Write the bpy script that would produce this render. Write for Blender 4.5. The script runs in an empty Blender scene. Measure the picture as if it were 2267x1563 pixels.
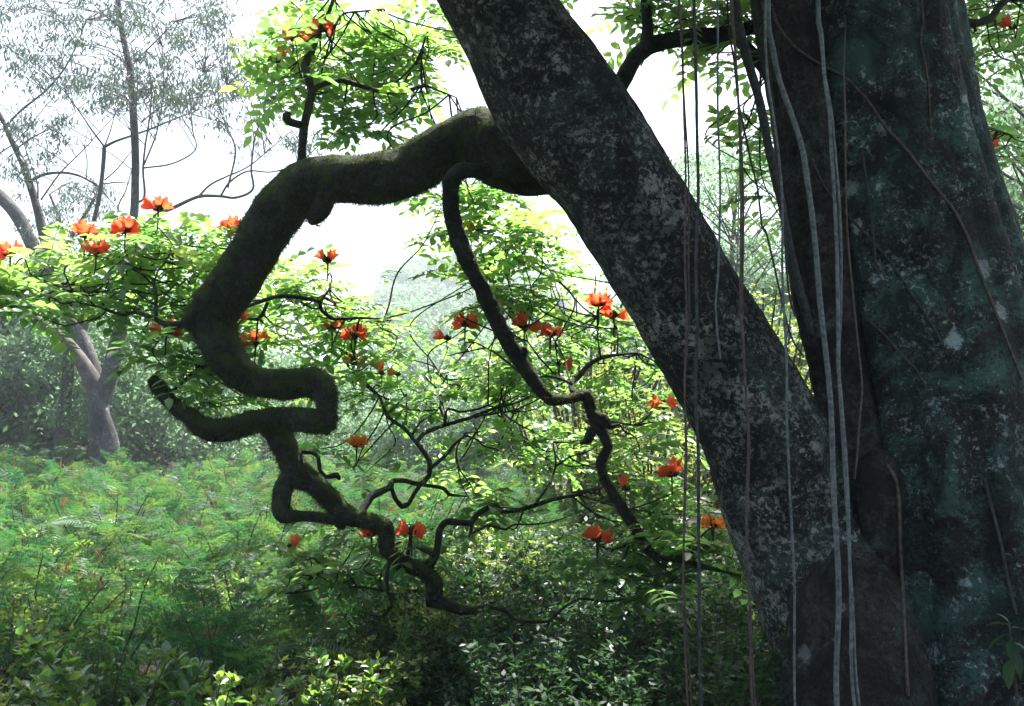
import bpy, math, random
import numpy as np
from mathutils import Vector, Matrix, noise, Euler
from mathutils.bvhtree import BVHTree
from mathutils.kdtree import KDTree

random.seed(11); RNG = np.random.default_rng(11)
R = math.radians
SC = bpy.context.scene
COL = SC.collection

# ------------------------------------------------------------------ camera
IW, IH = 2267.0, 1563.0
FPX = 2204.0                       # 35 mm lens on a 36 mm frame, in photo pixels
PITCH = R(6.5)
CAMZ = 1.6
cam = bpy.data.cameras.new('camera'); cam_o = bpy.data.objects.new('camera', cam); COL.objects.link(cam_o)
cam.sensor_width = 36.0; cam.lens = 36.0 * FPX / IW; cam.clip_start = 0.05; cam.clip_end = 2000
cam_o.location = (0, 0, CAMZ); cam_o.rotation_euler = (R(90) + PITCH, 0, 0)
SC.camera = cam_o

# ------------------------------------------------------------------ sky, sun, exposure
SUN_EL, SUN_AZ = R(65), R(24)      # behind the tree, a little to the right of the view
sdir = Vector((math.sin(SUN_AZ) * math.cos(SUN_EL), math.cos(SUN_AZ) * math.cos(SUN_EL), math.sin(SUN_EL)))
world = bpy.data.worlds.new('World'); SC.world = world; world.use_nodes = True
wn = world.node_tree.nodes; wl = world.node_tree.links
sky = wn.new('ShaderNodeTexSky'); sky.sky_type = 'NISHITA'; sky.sun_disc = False
sky.sun_elevation = SUN_EL; sky.sun_rotation = SUN_AZ
sky.air_density = 1.0; sky.dust_density = 6.0; sky.ozone_density = 1.0
wn['Background'].inputs['Strength'].default_value = 0.10
wl.new(sky.outputs[0], wn['Background'].inputs['Color'])
sun = bpy.data.lights.new('sun', 'SUN'); sun.energy = 5.0; sun.angle = R(0.53); sun.color = (1.0, 0.95, 0.86)
sun_o = bpy.data.objects.new('sun', sun); COL.objects.link(sun_o)
sun_o.location = (10, 30, 40); sun_o.rotation_euler = sdir.to_track_quat('Z', 'Y').to_euler()
SC.view_settings.view_transform = 'Standard'; SC.view_settings.look = 'None'
SC.view_settings.exposure = 1.88; SC.view_settings.gamma = 1.0
SC.view_settings.use_curve_mapping = False
cy = SC.cycles
cy.use_denoising = True
cy.max_bounces = 6; cy.diffuse_bounces = 3; cy.glossy_bounces = 2; cy.transmission_bounces = 4; cy.volume_bounces = 1
cy.transparent_max_bounces = 4; cy.sample_clamp_indirect = 6.0
cy.caustics_reflective = False; cy.caustics_refractive = False

# ------------------------------------------------------------------ pixel helpers
CP, SP = math.cos(PITCH), math.sin(PITCH)
def P(px, py, Y):
    """point at world distance Y whose direction is that of photo pixel (px, py)"""
    a = (px - IW / 2) / FPX; b = (IH / 2 - py) / FPX
    d = Vector((a, CP - b * SP, SP + b * CP)); t = Y / d.y
    return Vector((0, 0, CAMZ)) + d * t
def M_PER_PX(py, Y):
    b = (IH / 2 - py) / FPX
    return (Y / (CP - b * SP)) / FPX
def project(v):
    x, y, z = v[0], v[1], v[2] - CAMZ
    f = y * CP + z * SP; u = -y * SP + z * CP
    if f < 0.1: return (-9999, -9999, f)
    return (IW / 2 + FPX * x / f, IH / 2 - FPX * u / f, f)

def sstep(a, b, x):
    t = max(0.0, min(1.0, (x - a) / (b - a))); return t * t * (3 - 2 * t)
def ground_z(x, y):
    z = 0.02 * max(0.0, y - 4) * (1 if y < 24 else 1) if y < 24 else 0.4
    z += 22.0 * sstep(40, 195, y) * (0.45 + 0.55 * sstep(-26, -6, x * 90.0 / max(y, 30)))
    z += 0.10 * noise.noise(Vector((x * .35, y * .35, 1.7))) + (0.9 * noise.noise(Vector((x * .05, y * .05, 5.1))) * sstep(18, 45, y))
    return z

# ------------------------------------------------------------------ mesh helpers
def make_mesh(name, V, Q=None, T=None, mat=None, smooth=True, midx=None, mats=None):
    me = bpy.data.meshes.new(name)
    V = np.asarray(V, np.float32).reshape(-1, 3)
    Q = np.zeros((0, 4), np.int32) if Q is None or len(Q) == 0 else np.asarray(Q, np.int32).reshape(-1, 4)
    T = np.zeros((0, 3), np.int32) if T is None or len(T) == 0 else np.asarray(T, np.int32).reshape(-1, 3)
    me.vertices.add(len(V)); me.vertices.foreach_set('co', V.ravel())
    loops = np.concatenate([Q.ravel(), T.ravel()])
    me.loops.add(len(loops)); me.loops.foreach_set('vertex_index', loops)
    tot = np.concatenate([np.full(len(Q), 4, np.int32), np.full(len(T), 3, np.int32)])
    st = np.concatenate([[0], np.cumsum(tot)[:-1]]).astype(np.int32) if len(tot) else np.zeros(0, np.int32)
    me.polygons.add(len(tot)); me.polygons.foreach_set('loop_start', st)
    try: me.polygons.foreach_set('loop_total', tot)
    except Exception: pass
    me.polygons.foreach_set('use_smooth', np.full(len(tot), smooth))
    if mats:
        for m in mats: me.materials.append(m)
        if midx is not None: me.polygons.foreach_set('material_index', np.asarray(midx, np.int32))
    elif mat: me.materials.append(mat)
    me.update(calc_edges=True); me.validate()
    return me

class MB:
    """collects verts, quads and triangles of ONE part"""
    def __init__(s): s.V = []; s.Q = []; s.T = []; s.n = 0
    def add(s, V, Q=None, T=None):
        V = np.asarray(V, np.float64).reshape(-1, 3)
        if Q is not None and len(Q): s.Q.append(np.asarray(Q) + s.n)
        if T is not None and len(T): s.T.append(np.asarray(T) + s.n)
        s.V.append(V); s.n += len(V)
    def arrays(s):
        V = np.concatenate(s.V) if s.V else np.zeros((0, 3))
        Q = np.concatenate(s.Q) if s.Q else np.zeros((0, 4), int)
        T = np.concatenate(s.T) if s.T else np.zeros((0, 3), int)
        return V, Q, T
    def mesh(s, name, mat, smooth=True):
        V, Q, T = s.arrays(); return make_mesh(name, V, Q, T, mat, smooth)

def inst(mb, tmpl, mats):
    """add many transformed copies of template (V,Q,T) ; mats (n,4,4)"""
    V, Q, T = tmpl; mats = np.asarray(mats)
    n, k = len(mats), len(V)
    if n == 0: return
    W = np.einsum('nij,kj->nki', mats[:, :3, :3], V) + mats[:, None, :3, 3]
    off = (np.arange(n) * k)[:, None, None]
    mb.add(W.reshape(-1, 3), (Q[None] + off).reshape(-1, 4) if len(Q) else None, (T[None] + off).reshape(-1, 3) if len(T) else None)

def catmull(pts, step, tight=0.0):
    pts = np.asarray(pts, float); n = len(pts)
    if n == 2:
        m = max(2, int(np.linalg.norm(pts[1, :3] - pts[0, :3]) / step) + 1)
        t = np.linspace(0, 1, m)[:, None]; return pts[0] * (1 - t) + pts[1] * t
    ext = np.vstack([2 * pts[0] - pts[1], pts, 2 * pts[-1] - pts[-2]])
    out = []
    for i in range(1, n):
        p0, p1, p2, p3 = ext[i - 1], ext[i], ext[i + 1], ext[i + 2]
        m = max(2, int(np.linalg.norm(p2[:3] - p1[:3]) / step) + 1)
        t = np.linspace(0, 1, m, endpoint=False)[:, None]
        ln = p1 * (1 - t) + p2 * t
        out.append(tight * ln + (1 - tight) * 0.5 * ((2 * p1) + (-p0 + p2) * t + (2 * p0 - 5 * p1 + 4 * p2 - p3) * t ** 2 + (-p0 + 3 * p1 - 3 * p2 + p3) * t ** 3))
    out.append(pts[-1:]); return np.vstack(out)

def tube(pts, seg=12, step=0.05, amp=0.0, freq=6.0, ridge=0.0, seed=0.0, cap=True, lump=0.0, tight=0.0):
    """pts (n,4): x,y,z,radius -> verts, quads, tris, centres per vertex"""
    C = catmull(pts, step, tight); c = C[:, :3]; r = np.maximum(C[:, 3], 0.0008)
    tan = np.gradient(c, axis=0); tan /= np.linalg.norm(tan, axis=1)[:, None] + 1e-9
    u = np.cross(tan[0], [0.31, 0.2, 0.9]); u /= np.linalg.norm(u) + 1e-9
    U = []
    for i in range(len(c)):
        u = u - tan[i] * np.dot(u, tan[i]); u /= np.linalg.norm(u) + 1e-9; U.append(u)
    U = np.array(U); W = np.cross(tan, U)
    th = np.linspace(0, 2 * np.pi, seg, endpoint=False)
    N = U[:, None, :] * np.cos(th)[None, :, None] + W[:, None, :] * np.sin(th)[None, :, None]
    rr = np.repeat(r[:, None], seg, 1)
    if amp or ridge or lump:
        s = np.concatenate([[0], np.cumsum(np.linalg.norm(np.diff(c, axis=0), axis=1))])
        for i in range(len(c)):
            for j in range(seg):
                p = c[i] + N[i, j] * r[i]
                d = 0.0
                if amp: d += amp * (noise.noise(Vector(p * freq) + Vector((seed, 0, 0))) + .55 * noise.noise(Vector(p * freq * 2.3) + Vector((0, seed, 0))) + .35 * noise.noise(Vector(p * freq * 5.1)))
                if lump: d += lump * noise.noise(Vector((s[i] * 3.0 / max(r[i] * 6, .05) * .15, math.cos(th[j]), math.sin(th[j]) + seed)))
                if ridge: d += ridge * abs(noise.noise(Vector((math.cos(th[j]) * 3.2, math.sin(th[j]) * 3.2, s[i] * .35 + seed)))) * 1.6
                rr[i, j] *= (1 + d)
    V = (c[:, None, :] + N * rr[:, :, None]).reshape(-1, 3)
    n = len(c); i = np.arange(n - 1)[:, None]; j = np.arange(seg)[None, :]; jn = (j + 1) % seg
    Q = np.stack([i * seg + j, i * seg + jn, (i + 1) * seg + jn, (i + 1) * seg + j], -1).reshape(-1, 4)
    T = []
    if cap:
        V = np.vstack([V, c[0] - tan[0] * r[0] * .3, c[-1] + tan[-1] * r[-1] * .5]); a, b = n * seg, n * seg + 1
        T += [[a, (k + 1) % seg, k] for k in range(seg)]
        T += [[b, (n - 1) * seg + k, (n - 1) * seg + (k + 1) % seg] for k in range(seg)]
    return V, Q, np.array(T, int).reshape(-1, 3), c, r, N, rr

def px_path(rows):
    """rows of (px, py, width_px, Y) -> (x,y,z,radius)"""
    out = []
    for px, py, w, Y in rows:
        p = P(px, py, Y); out.append((p.x, p.y, p.z, .5 * w * M_PER_PX(py, Y)))
    return out

def rotmat(zdir, roll=0.0, xdir=None):
    """orthonormal frame whose X axis is given"""
    x = np.asarray(xdir, float); x = x / (np.linalg.norm(x) + 1e-9)
    z = np.asarray(zdir, float); z = z - x * np.dot(x, z)
    if np.linalg.norm(z) < 1e-4: z = np.cross(x, [0.3, .9, .1])
    z = z / np.linalg.norm(z); y = np.cross(z, x)
    if roll:
        cr, sr = math.cos(roll), math.sin(roll); y, z = y * cr + z * sr, z * cr - y * sr
    return np.stack([x, y, z], 1)
def mat4(rot, loc, s=1.0):
    m = np.eye(4); m[:3, :3] = rot * s; m[:3, 3] = loc; return m
def rand_dir():
    v = RNG.normal(size=3); return v / np.linalg.norm(v)

# ------------------------------------------------------------------ object helpers
WPOS = {}
def thing(name, label, cat, loc=(0, 0, 0), group=None, rotz=0.0, scale=1.0):
    o = bpy.data.objects.new(name, None); COL.objects.link(o); o.empty_display_size = .2
    o.location = loc; o.rotation_euler = (0, 0, rotz); o.scale = (scale,) * 3
    o['label'] = label; o['category'] = cat
    if group: o['group'] = group
    WPOS[o.name] = Matrix.LocRotScale(Vector(loc), Euler((0, 0, rotz)), Vector((scale,) * 3))
    return o
def part(name, me, parent, world_m=None, kind=None, label=None):
    """mesh in world coordinates (or with a world matrix) put under its thing"""
    o = bpy.data.objects.new(name, me); COL.objects.link(o); o.parent = parent
    wm = world_m if world_m is not None else Matrix()
    o.matrix_local = WPOS[parent.name].inverted() @ wm
    WPOS[o.name] = wm
    if kind: o['kind'] = kind
    if label: o['label'] = label
    return o
def local_part(name, me, parent, m=None, kind=None):
    o = bpy.data.objects.new(name, me); COL.objects.link(o); o.parent = parent
    if m is not None: o.matrix_local = m
    if kind: o['kind'] = kind
    return o
def single(name, me, label, cat, group=None, loc=None):
    o = bpy.data.objects.new(name, me); COL.objects.link(o)
    if loc is not None: o.location = loc
    o['label'] = label; o['category'] = cat
    if group: o['group'] = group
    return o
def structure(name, me):
    o = bpy.data.objects.new(name, me); COL.objects.link(o); o['kind'] = 'structure'; return o

# ------------------------------------------------------------------ materials
def new_mat(name):
    m = bpy.data.materials.new(name); m.use_nodes = True; nt = m.node_tree; nt.nodes.clear()
    out = nt.nodes.new('ShaderNodeOutputMaterial'); return m, nt, out
def nd(nt, t, **kw):
    n = nt.nodes.new(t)
    for k, v in kw.items(): setattr(n, k, v)
    return n
def ramp(nt, stops, fac=None, interp='LINEAR'):
    n = nt.nodes.new('ShaderNodeValToRGB'); n.color_ramp.interpolation = interp
    e = n.color_ramp.elements
    while len(e) < len(stops): e.new(0.5)
    for el, (p, c) in zip(e, stops): el.position = p; el.color = (*c, 1) if len(c) == 3 else c
    if fac is not None: nt.links.new(fac, n.inputs[0])
    return n
def noise_n(nt, vec, scale, detail=4, rough=.55, dist=0.0):
    n = nt.nodes.new('ShaderNodeTexNoise'); n.inputs['Scale'].default_value = scale; n.inputs['Detail'].default_value = detail
    n.inputs['Roughness'].default_value = rough; n.inputs['Distortion'].default_value = dist
    nt.links.new(vec, n.inputs['Vector']); return n
def mixc(nt, fac, a, b):
    n = nt.nodes.new('ShaderNodeMix'); n.data_type = 'RGBA'
    for sock, v in ((n.inputs['Factor'], fac), (n.inputs['A'], a), (n.inputs['B'], b)):
        pass
    fs, as_, bs = n.inputs[0], n.inputs[6], n.inputs[7]
    for sock, v in ((fs, fac), (as_, a), (bs, b)):
        if hasattr(v, 'is_output') or hasattr(v, 'links'): nt.links.new(v, sock)
        elif isinstance(v, (int, float)): sock.default_value = v
        else: sock.default_value = (*v, 1)
    return n.outputs[2]

def leaf_mat(name, cols, trans, tfac=.45, gloss=.06, rough=.4, drift=3.0, dmix=.5):
    """diffuse + translucent leaf; colour varies from leaf to leaf"""
    m, nt, out = new_mat(name)
    geo = nd(nt, 'ShaderNodeNewGeometry')
    rnd = geo.outputs['Random Per Island']
    oi = nd(nt, 'ShaderNodeObjectInfo')
    add = nd(nt, 'ShaderNodeMath', operation='MULTIPLY_ADD'); nt.links.new(oi.outputs['Random'], add.inputs[0]); add.inputs[1].default_value = 0.37
    nt.links.new(rnd, add.inputs[2])
    fr0 = nd(nt, 'ShaderNodeMath', operation='FRACT'); nt.links.new(add.outputs[0], fr0.inputs[0])
    nz = noise_n(nt, geo.outputs['Position'], drift, 2, .6); nm = nd(nt, 'ShaderNodeMapRange'); nm.inputs[1].default_value = .32; nm.inputs[2].default_value = .68; nt.links.new(nz.outputs[0], nm.inputs[0])
    mf = nd(nt, 'ShaderNodeMix'); mf.inputs[0].default_value = dmix; nt.links.new(fr0.outputs[0], mf.inputs[2]); nt.links.new(nm.outputs[0], mf.inputs[3])
    class fr: outputs = [mf.outputs[0]]
    n = len(cols)
    r1 = ramp(nt, [(i / max(1, n - 1), c) for i, c in enumerate(cols)], fr.outputs[0])
    r2 = ramp(nt, [(i / max(1, len(trans) - 1), c) for i, c in enumerate(trans)], fr.outputs[0])
    d = nd(nt, 'ShaderNodeBsdfDiffuse'); t = nd(nt, 'ShaderNodeBsdfTranslucent')
    nt.links.new(r1.outputs[0], d.inputs['Color']); nt.links.new(r2.outputs[0], t.inputs['Color'])
    mx = nd(nt, 'ShaderNodeMixShader'); mx.inputs[0].default_value = tfac
    nt.links.new(d.outputs[0], mx.inputs[1]); nt.links.new(t.outputs[0], mx.inputs[2])
    g = nd(nt, 'ShaderNodeBsdfGlossy'); g.inputs['Roughness'].default_value = rough; g.inputs['Color'].default_value = (.9, .95, 1, 1)
    fres = nd(nt, 'ShaderNodeFresnel'); fres.inputs['IOR'].default_value = 1.45
    mu = nd(nt, 'ShaderNodeMath', operation='MULTIPLY'); nt.links.new(fres.outputs[0], mu.inputs[0]); mu.inputs[1].default_value = gloss / .04 * .5; mu.use_clamp = True
    mn = nd(nt, 'ShaderNodeMath', operation='MINIMUM'); nt.links.new(mu.outputs[0], mn.inputs[0]); mn.inputs[1].default_value = gloss * 1.2 + .01; mu = mn
    mx2 = nd(nt, 'ShaderNodeMixShader'); nt.links.new(mu.outputs[0], mx2.inputs[0])
    nt.links.new(mx.outputs[0], mx2.inputs[1]); nt.links.new(g.outputs[0], mx2.inputs[2])
    nt.links.new(mx2.outputs[0], out.inputs[0]); return m

def bark_mat(name, dark, mid, lichen, lfac, spot, sfac, moss=None, mossfac=0.0, bump=.6, scale=1.0, fissure=0.0, crust=True):
    m, nt, out = new_mat(name); L = nt.links
    tc = nd(nt, 'ShaderNodeTexCoord'); v = tc.outputs['Object']
    n1 = noise_n(nt, v, 5 * scale, 6, .65, .3); n2 = noise_n(nt, v, 38 * scale, 5, .7, .2)
    base = ramp(nt, [(.35, dark), (.62, mid)], n2.outputs[0])
    # sheets of lichen: broad patches broken up by fine grain
    n3 = noise_n(nt, v, 2.6 * scale, 5, .6, .6); n4 = noise_n(nt, v, 48 * scale, 5, .8, .3)
    a = nd(nt, 'ShaderNodeMath', operation='MULTIPLY_ADD'); L.new(n4.outputs[0], a.inputs[0]); a.inputs[1].default_value = .95; L.new(n3.outputs[0], a.inputs[2])
    lm = nd(nt, 'ShaderNodeMapRange'); lm.inputs[1].default_value = 1.04 - lfac * .25; lm.inputs[2].default_value = 1.10 - lfac * .25; L.new(a.outputs[0], lm.inputs[0])
    lc = mixc(nt, n1.outputs[0], tuple(c * .6 for c in lichen), lichen)
    c1 = mixc(nt, lm.outputs[0], base.outputs[0], lc)
    # separate pale flecks, gathered in drifts
    n5 = noise_n(nt, v, 30 * scale, 5, .78, .5); n6 = noise_n(nt, v, 3.3 * scale, 3, .6, .3); n6.inputs['Lacunarity'].default_value = 2.3
    b = nd(nt, 'ShaderNodeMath', operation='MULTIPLY_ADD'); L.new(n6.outputs[0], b.inputs[0]); b.inputs[1].default_value = .42; L.new(n5.outputs[0], b.inputs[2])
    sr = nd(nt, 'ShaderNodeMapRange'); sr.inputs[1].default_value = .86 - sfac * .12; sr.inputs[2].default_value = .90 - sfac * .12; L.new(b.outputs[0], sr.inputs[0])
    n10 = noise_n(nt, v, 150 * scale, 2, .6)
    sc_ = mixc(nt, n10.outputs[0], tuple(c * .45 for c in spot), spot)
    c2 = mixc(nt, sr.outputs[0], c1, sc_)
    # a few solid crusts of pale lichen with eaten edges
    if crust:
        vo = nd(nt, 'ShaderNodeTexVoronoi'); vo.inputs['Scale'].default_value = 5.0 * scale
        nq = noise_n(nt, v, 22 * scale, 4, .7)
        wv = nd(nt, 'ShaderNodeVectorMath', operation='MULTIPLY_ADD'); L.new(nq.outputs['Color'], wv.inputs[0]); wv.inputs[1].default_value = (.11, .11, .11); L.new(v, wv.inputs[2]); L.new(wv.outputs[0], vo.inputs['Vector'])
        vd = nd(nt, 'ShaderNodeMath', operation='MULTIPLY_ADD'); L.new(n4.outputs[0], vd.inputs[0]); vd.inputs[1].default_value = .45; L.new(vo.outputs['Distance'], vd.inputs[2])
        vs = nd(nt, 'ShaderNodeSeparateColor'); L.new(vo.outputs['Color'], vs.inputs[0])
        va = nd(nt, 'ShaderNodeMath', operation='MULTIPLY_ADD'); L.new(vs.outputs[1], va.inputs[0]); va.inputs[1].default_value = -.14; L.new(vd.outputs[0], va.inputs[2])
        vm = nd(nt, 'ShaderNodeMapRange'); vm.inputs[1].default_value = .34; vm.inputs[2].default_value = .28; L.new(va.outputs[0], vm.inputs[0])
        vg = nd(nt, 'ShaderNodeMath', operation='GREATER_THAN'); L.new(vs.outputs[0], vg.inputs[0]); vg.inputs[1].default_value = .55
        vx = nd(nt, 'ShaderNodeMath', operation='MULTIPLY'); L.new(vm.outputs[0], vx.inputs[0]); L.new(vg.outputs[0], vx.inputs[1])
        c2 = mixc(nt, vx.outputs[0], c2, sc_)
    # near black algae blotches
    n7 = noise_n(nt, v, 3.7 * scale, 6, .7, .8)
    kr = ramp(nt, [(.42, (0, 0, 0)), (.56, (1, 1, 1))], n7.outputs[0])
    km = nd(nt, 'ShaderNodeMath', operation='MULTIPLY'); L.new(kr.outputs[0], km.inputs[0]); km.inputs[1].default_value = .75
    c3 = mixc(nt, km.outputs[0], c2, tuple(c * .5 for c in dark))
    if moss:
        geo = nd(nt, 'ShaderNodeNewGeometry'); sx = nd(nt, 'ShaderNodeSeparateXYZ'); L.new(geo.outputs['Normal'], sx.inputs[0])
        ma = nd(nt, 'ShaderNodeMath', operation='MULTIPLY_ADD'); L.new(sx.outputs['Z'], ma.inputs[0]); ma.inputs[1].default_value = .22
        n8 = noise_n(nt, v, 9, 5, .7, .5); L.new(n8.outputs[0], ma.inputs[2])
        mr = ramp(nt, [(.66 - mossfac * .3, (0, 0, 0)), (.80 - mossfac * .3, (1, 1, 1))], ma.outputs[0])
        mc = mixc(nt, n2.outputs[0], tuple(c * .35 for c in moss), moss)
        c3 = mixc(nt, mr.outputs[0], c3, mc)
    bs = nd(nt, 'ShaderNodeBsdfPrincipled'); L.new(c3, bs.inputs['Base Color']); bs.inputs['Roughness'].default_value = .85
    bs.inputs['Specular IOR Level'].default_value = .25
    bp = nd(nt, 'ShaderNodeBump'); bp.inputs['Strength'].default_value = bump; bp.inputs['Distance'].default_value = .03
    mpn = nd(nt, 'ShaderNodeMapping'); mpn.inputs['Scale'].default_value = (1, 1, .18); L.new(v, mpn.inputs['Vector'])
    n9 = noise_n(nt, mpn.outputs[0], 26 * scale, 6, .7, .6)
    hm = nd(nt, 'ShaderNodeMath', operation='MULTIPLY_ADD'); L.new(n2.outputs[0], hm.inputs[0]); hm.inputs[1].default_value = .7; 
    hf = nd(nt, 'ShaderNodeMath', operation='MULTIPLY'); L.new(n9.outputs[0], hf.inputs[0]); hf.inputs[1].default_value = fissure
    L.new(hf.outputs[0], hm.inputs[2])
    ha = nd(nt, 'ShaderNodeMath', operation='MULTIPLY_ADD'); L.new(sr.outputs[0], ha.inputs[0]); ha.inputs[1].default_value = .12; L.new(hm.outputs[0], ha.inputs[2])
    L.new(ha.outputs[0], bp.inputs['Height']); L.new(bp.outputs[0], bs.inputs['Normal'])
    L.new(bs.outputs[0], out.inputs[0]); return m

def plain_mat(name, c1, c2, scale=30, rough=.8, bump=.3):
    m, nt, out = new_mat(name); L = nt.links
    tc = nd(nt, 'ShaderNodeTexCoord'); n = noise_n(nt, tc.outputs['Object'], scale, 5, .65, .3)
    r = ramp(nt, [(.32, c1), (.68, c2)], n.outputs[0])
    bs = nd(nt, 'ShaderNodeBsdfPrincipled'); L.new(r.outputs[0], bs.inputs['Base Color']); bs.inputs['Roughness'].default_value = rough
    bs.inputs['Specular IOR Level'].default_value = .2
    bp = nd(nt, 'ShaderNodeBump'); bp.inputs['Strength'].default_value = bump; bp.inputs['Distance'].default_value = .02
    L.new(n.outputs[0], bp.inputs['Height']); L.new(bp.outputs[0], bs.inputs['Normal']); L.new(bs.outputs[0], out.inputs[0]); return m

MT = {}
MT['trunk'] = bark_mat('bark_upright', (.010, .0095, .009), (.038, .035, .033), (.062, .122, .102), .50, (.44, .50, .50), .50, bump=.9, fissure=.5)
MT['lean'] = bark_mat('bark_leaning', (.009, .009, .0085), (.036, .034, .032), (.062, .092, .082), .26, (.42, .42, .38), 1.12, bump=.9, fissure=.3, scale=1.15)
MT['rib'] = bark_mat('bark_ribbed', (.014, .012, .011), (.066, .054, .050), (.08, .11, .10), .12, (.24, .24, .24), .1, bump=1.0, fissure=1.4)
MT['limb'] = bark_mat('bark_mossy', (.010, .010, .009), (.042, .040, .038), (.07, .09, .07), .1, (.30, .30, .29), .05, moss=(.055, .085, .018), mossfac=.5, bump=1.0, crust=False)
MT['branch'] = bark_mat('bark_branch', (.007, .0065, .006), (.034, .031, .028), (.06, .075, .06), .12, (.24, .24, .21), .15, moss=(.05, .075, .018), mossfac=.25, bump=.8, scale=1.6, crust=False)
MT['moss'] = leaf_mat('moss_fibre', [(.03, .05, .012), (.06, .09, .02), (.045, .05, .02)], [(.05, .08, .015), (.10, .14, .03)], .35, .01)
MT['leaf'] = leaf_mat('tulip_leaf', [(.028, .085, .030), (.042, .110, .034), (.060, .135, .034), (.085, .150, .035)],
                      [(.15, .40, .09), (.24, .49, .10), (.34, .55, .12), (.44, .58, .13)], .60, .05, .35, drift=2.2, dmix=.6)
MT['petal'] = leaf_mat('petal', [(.70, .065, .03), (.76, .085, .035), (.72, .11, .03)], [(.88, .14, .06), (.92, .17, .07), (.9, .21, .06)], .5, .02, .5)
MT['petal_old'] = leaf_mat('petal_faded', [(.70, .22, .03), (.66, .16, .02)], [(.85, .35, .05), (.8, .25, .03)], .45, .02, .5)
MT['bud'] = plain_mat('flower_bud', (.035, .020, .010), (.075, .045, .02), 60)
MT['vine_pale'] = plain_mat('vine_pale', (.06, .072, .07), (.20, .225, .225), 45)
MT['vine_brown'] = plain_mat('vine_brown', (.045, .035, .030), (.14, .105, .090), 40)
MT['vine_dark'] = plain_mat('vine_dark', (.022, .022, .022), (.075, .078, .08), 40)
MT['euc'] = bark_mat('gum_bark', (.055, .054, .060), (.23, .215, .21), (.11, .11, .115), .5, (.34, .325, .31), .35, bump=.8, scale=.4, fissure=1.2, crust=False)
MT['eucdark'] = plain_mat('gum_bark_dark', (.05, .045, .045), (.14, .12, .115), 9, .8, .4)
MT['eucleaf'] = leaf_mat('gum_leaf', [(.045, .070, .050), (.060, .085, .060), (.05, .085, .05)], [(.07, .12, .06), (.10, .16, .08)], .35, .09, .35)
MT['fern'] = leaf_mat('feathery_leaf', [(.010, .038, .022), (.015, .054, .026), (.020, .068, .026), (.034, .080, .024), (.062, .086, .024)],
                      [(.030, .145, .058), (.05, .20, .058), (.09, .255, .055), (.17, .30, .05), (.26, .32, .055)], .46, .012, .45, drift=3.2, dmix=.8)
MT['glossy'] = leaf_mat('glossy_leaf', [(.030, .080, .030), (.045, .105, .030), (.085, .150, .035), (.035, .09, .04)],
                        [(.14, .36, .06), (.28, .48, .08), (.44, .58, .10)], .52, .10, .3)
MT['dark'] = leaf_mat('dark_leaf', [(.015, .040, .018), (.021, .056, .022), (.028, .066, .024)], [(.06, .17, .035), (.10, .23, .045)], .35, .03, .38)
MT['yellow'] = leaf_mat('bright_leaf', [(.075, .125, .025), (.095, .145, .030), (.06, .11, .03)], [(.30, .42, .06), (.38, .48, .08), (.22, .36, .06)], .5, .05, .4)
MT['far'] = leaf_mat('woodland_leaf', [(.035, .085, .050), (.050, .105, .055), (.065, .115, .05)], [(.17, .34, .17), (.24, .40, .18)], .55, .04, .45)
MT['frond'] = leaf_mat('frond_leaf', [(.035, .095, .035), (.05, .12, .045)], [(.12, .30, .05), (.18, .34, .06)], .35, .12, .3)
MT['pod'] = leaf_mat('dry_pod', [(.16, .06, .035), (.24, .11, .065), (.12, .055, .035)], [(.26, .10, .05), (.32, .16, .08)], .3, .02)
MT['stem'] = plain_mat('shrub_stem', (.03, .026, .02), (.10, .085, .065), 50)
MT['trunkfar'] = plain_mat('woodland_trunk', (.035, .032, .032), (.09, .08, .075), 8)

# ------------------------------------------------------------------ ground
def build_ground():
    xs = np.concatenate([np.linspace(-320, -40, 36), np.linspace(-38, 38, 150), np.linspace(40, 320, 36)])
    ys = np.concatenate([np.linspace(-60, -4, 15), np.linspace(-3, 45, 130), np.linspace(47, 420, 70)])
    V = np.array([(x, y, ground_z(x, y)) for y in ys for x in xs])
    nx = len(xs); i = np.arange(len(ys) - 1)[:, None]; j = np.arange(nx - 1)[None, :]
    Q = np.stack([i * nx + j, i * nx + j + 1, (i + 1) * nx + j + 1, (i + 1) * nx + j], -1).reshape(-1, 4)
    m, nt, out = new_mat('leaf_litter'); L = nt.links
    tc = nd(nt, 'ShaderNodeTexCoord'); n1 = noise_n(nt, tc.outputs['Object'], 14, 6, .7, .3); n2 = noise_n(nt, tc.outputs['Object'], .6, 4, .6)
    c1 = ramp(nt, [(.35, (.012, .010, .006)), (.65, (.045, .034, .020))], n1.outputs[0])
    c2 = ramp(nt, [(.35, (.014, .026, .009)), (.65, (.034, .058, .018))], n1.outputs[0])
    r = ramp(nt, [(.42, (0, 0, 0)), (.58, (1, 1, 1))], n2.outputs[0])
    bs = nd(nt, 'ShaderNodeBsdfPrincipled'); bs.inputs['Roughness'].default_value = .95
    L.new(mixc(nt, r.outputs[0], c1.outputs[0], c2.outputs[0]), bs.inputs['Base Color'])
    bp = nd(nt, 'ShaderNodeBump'); bp.inputs['Strength'].default_value = .8; L.new(n1.outputs[0], bp.inputs['Height']); L.new(bp.outputs[0], bs.inputs['Normal'])
    L.new(bs.outputs[0], out.inputs[0])
    structure('ground', make_mesh('ground', V, Q, None, m))
build_ground()

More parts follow.
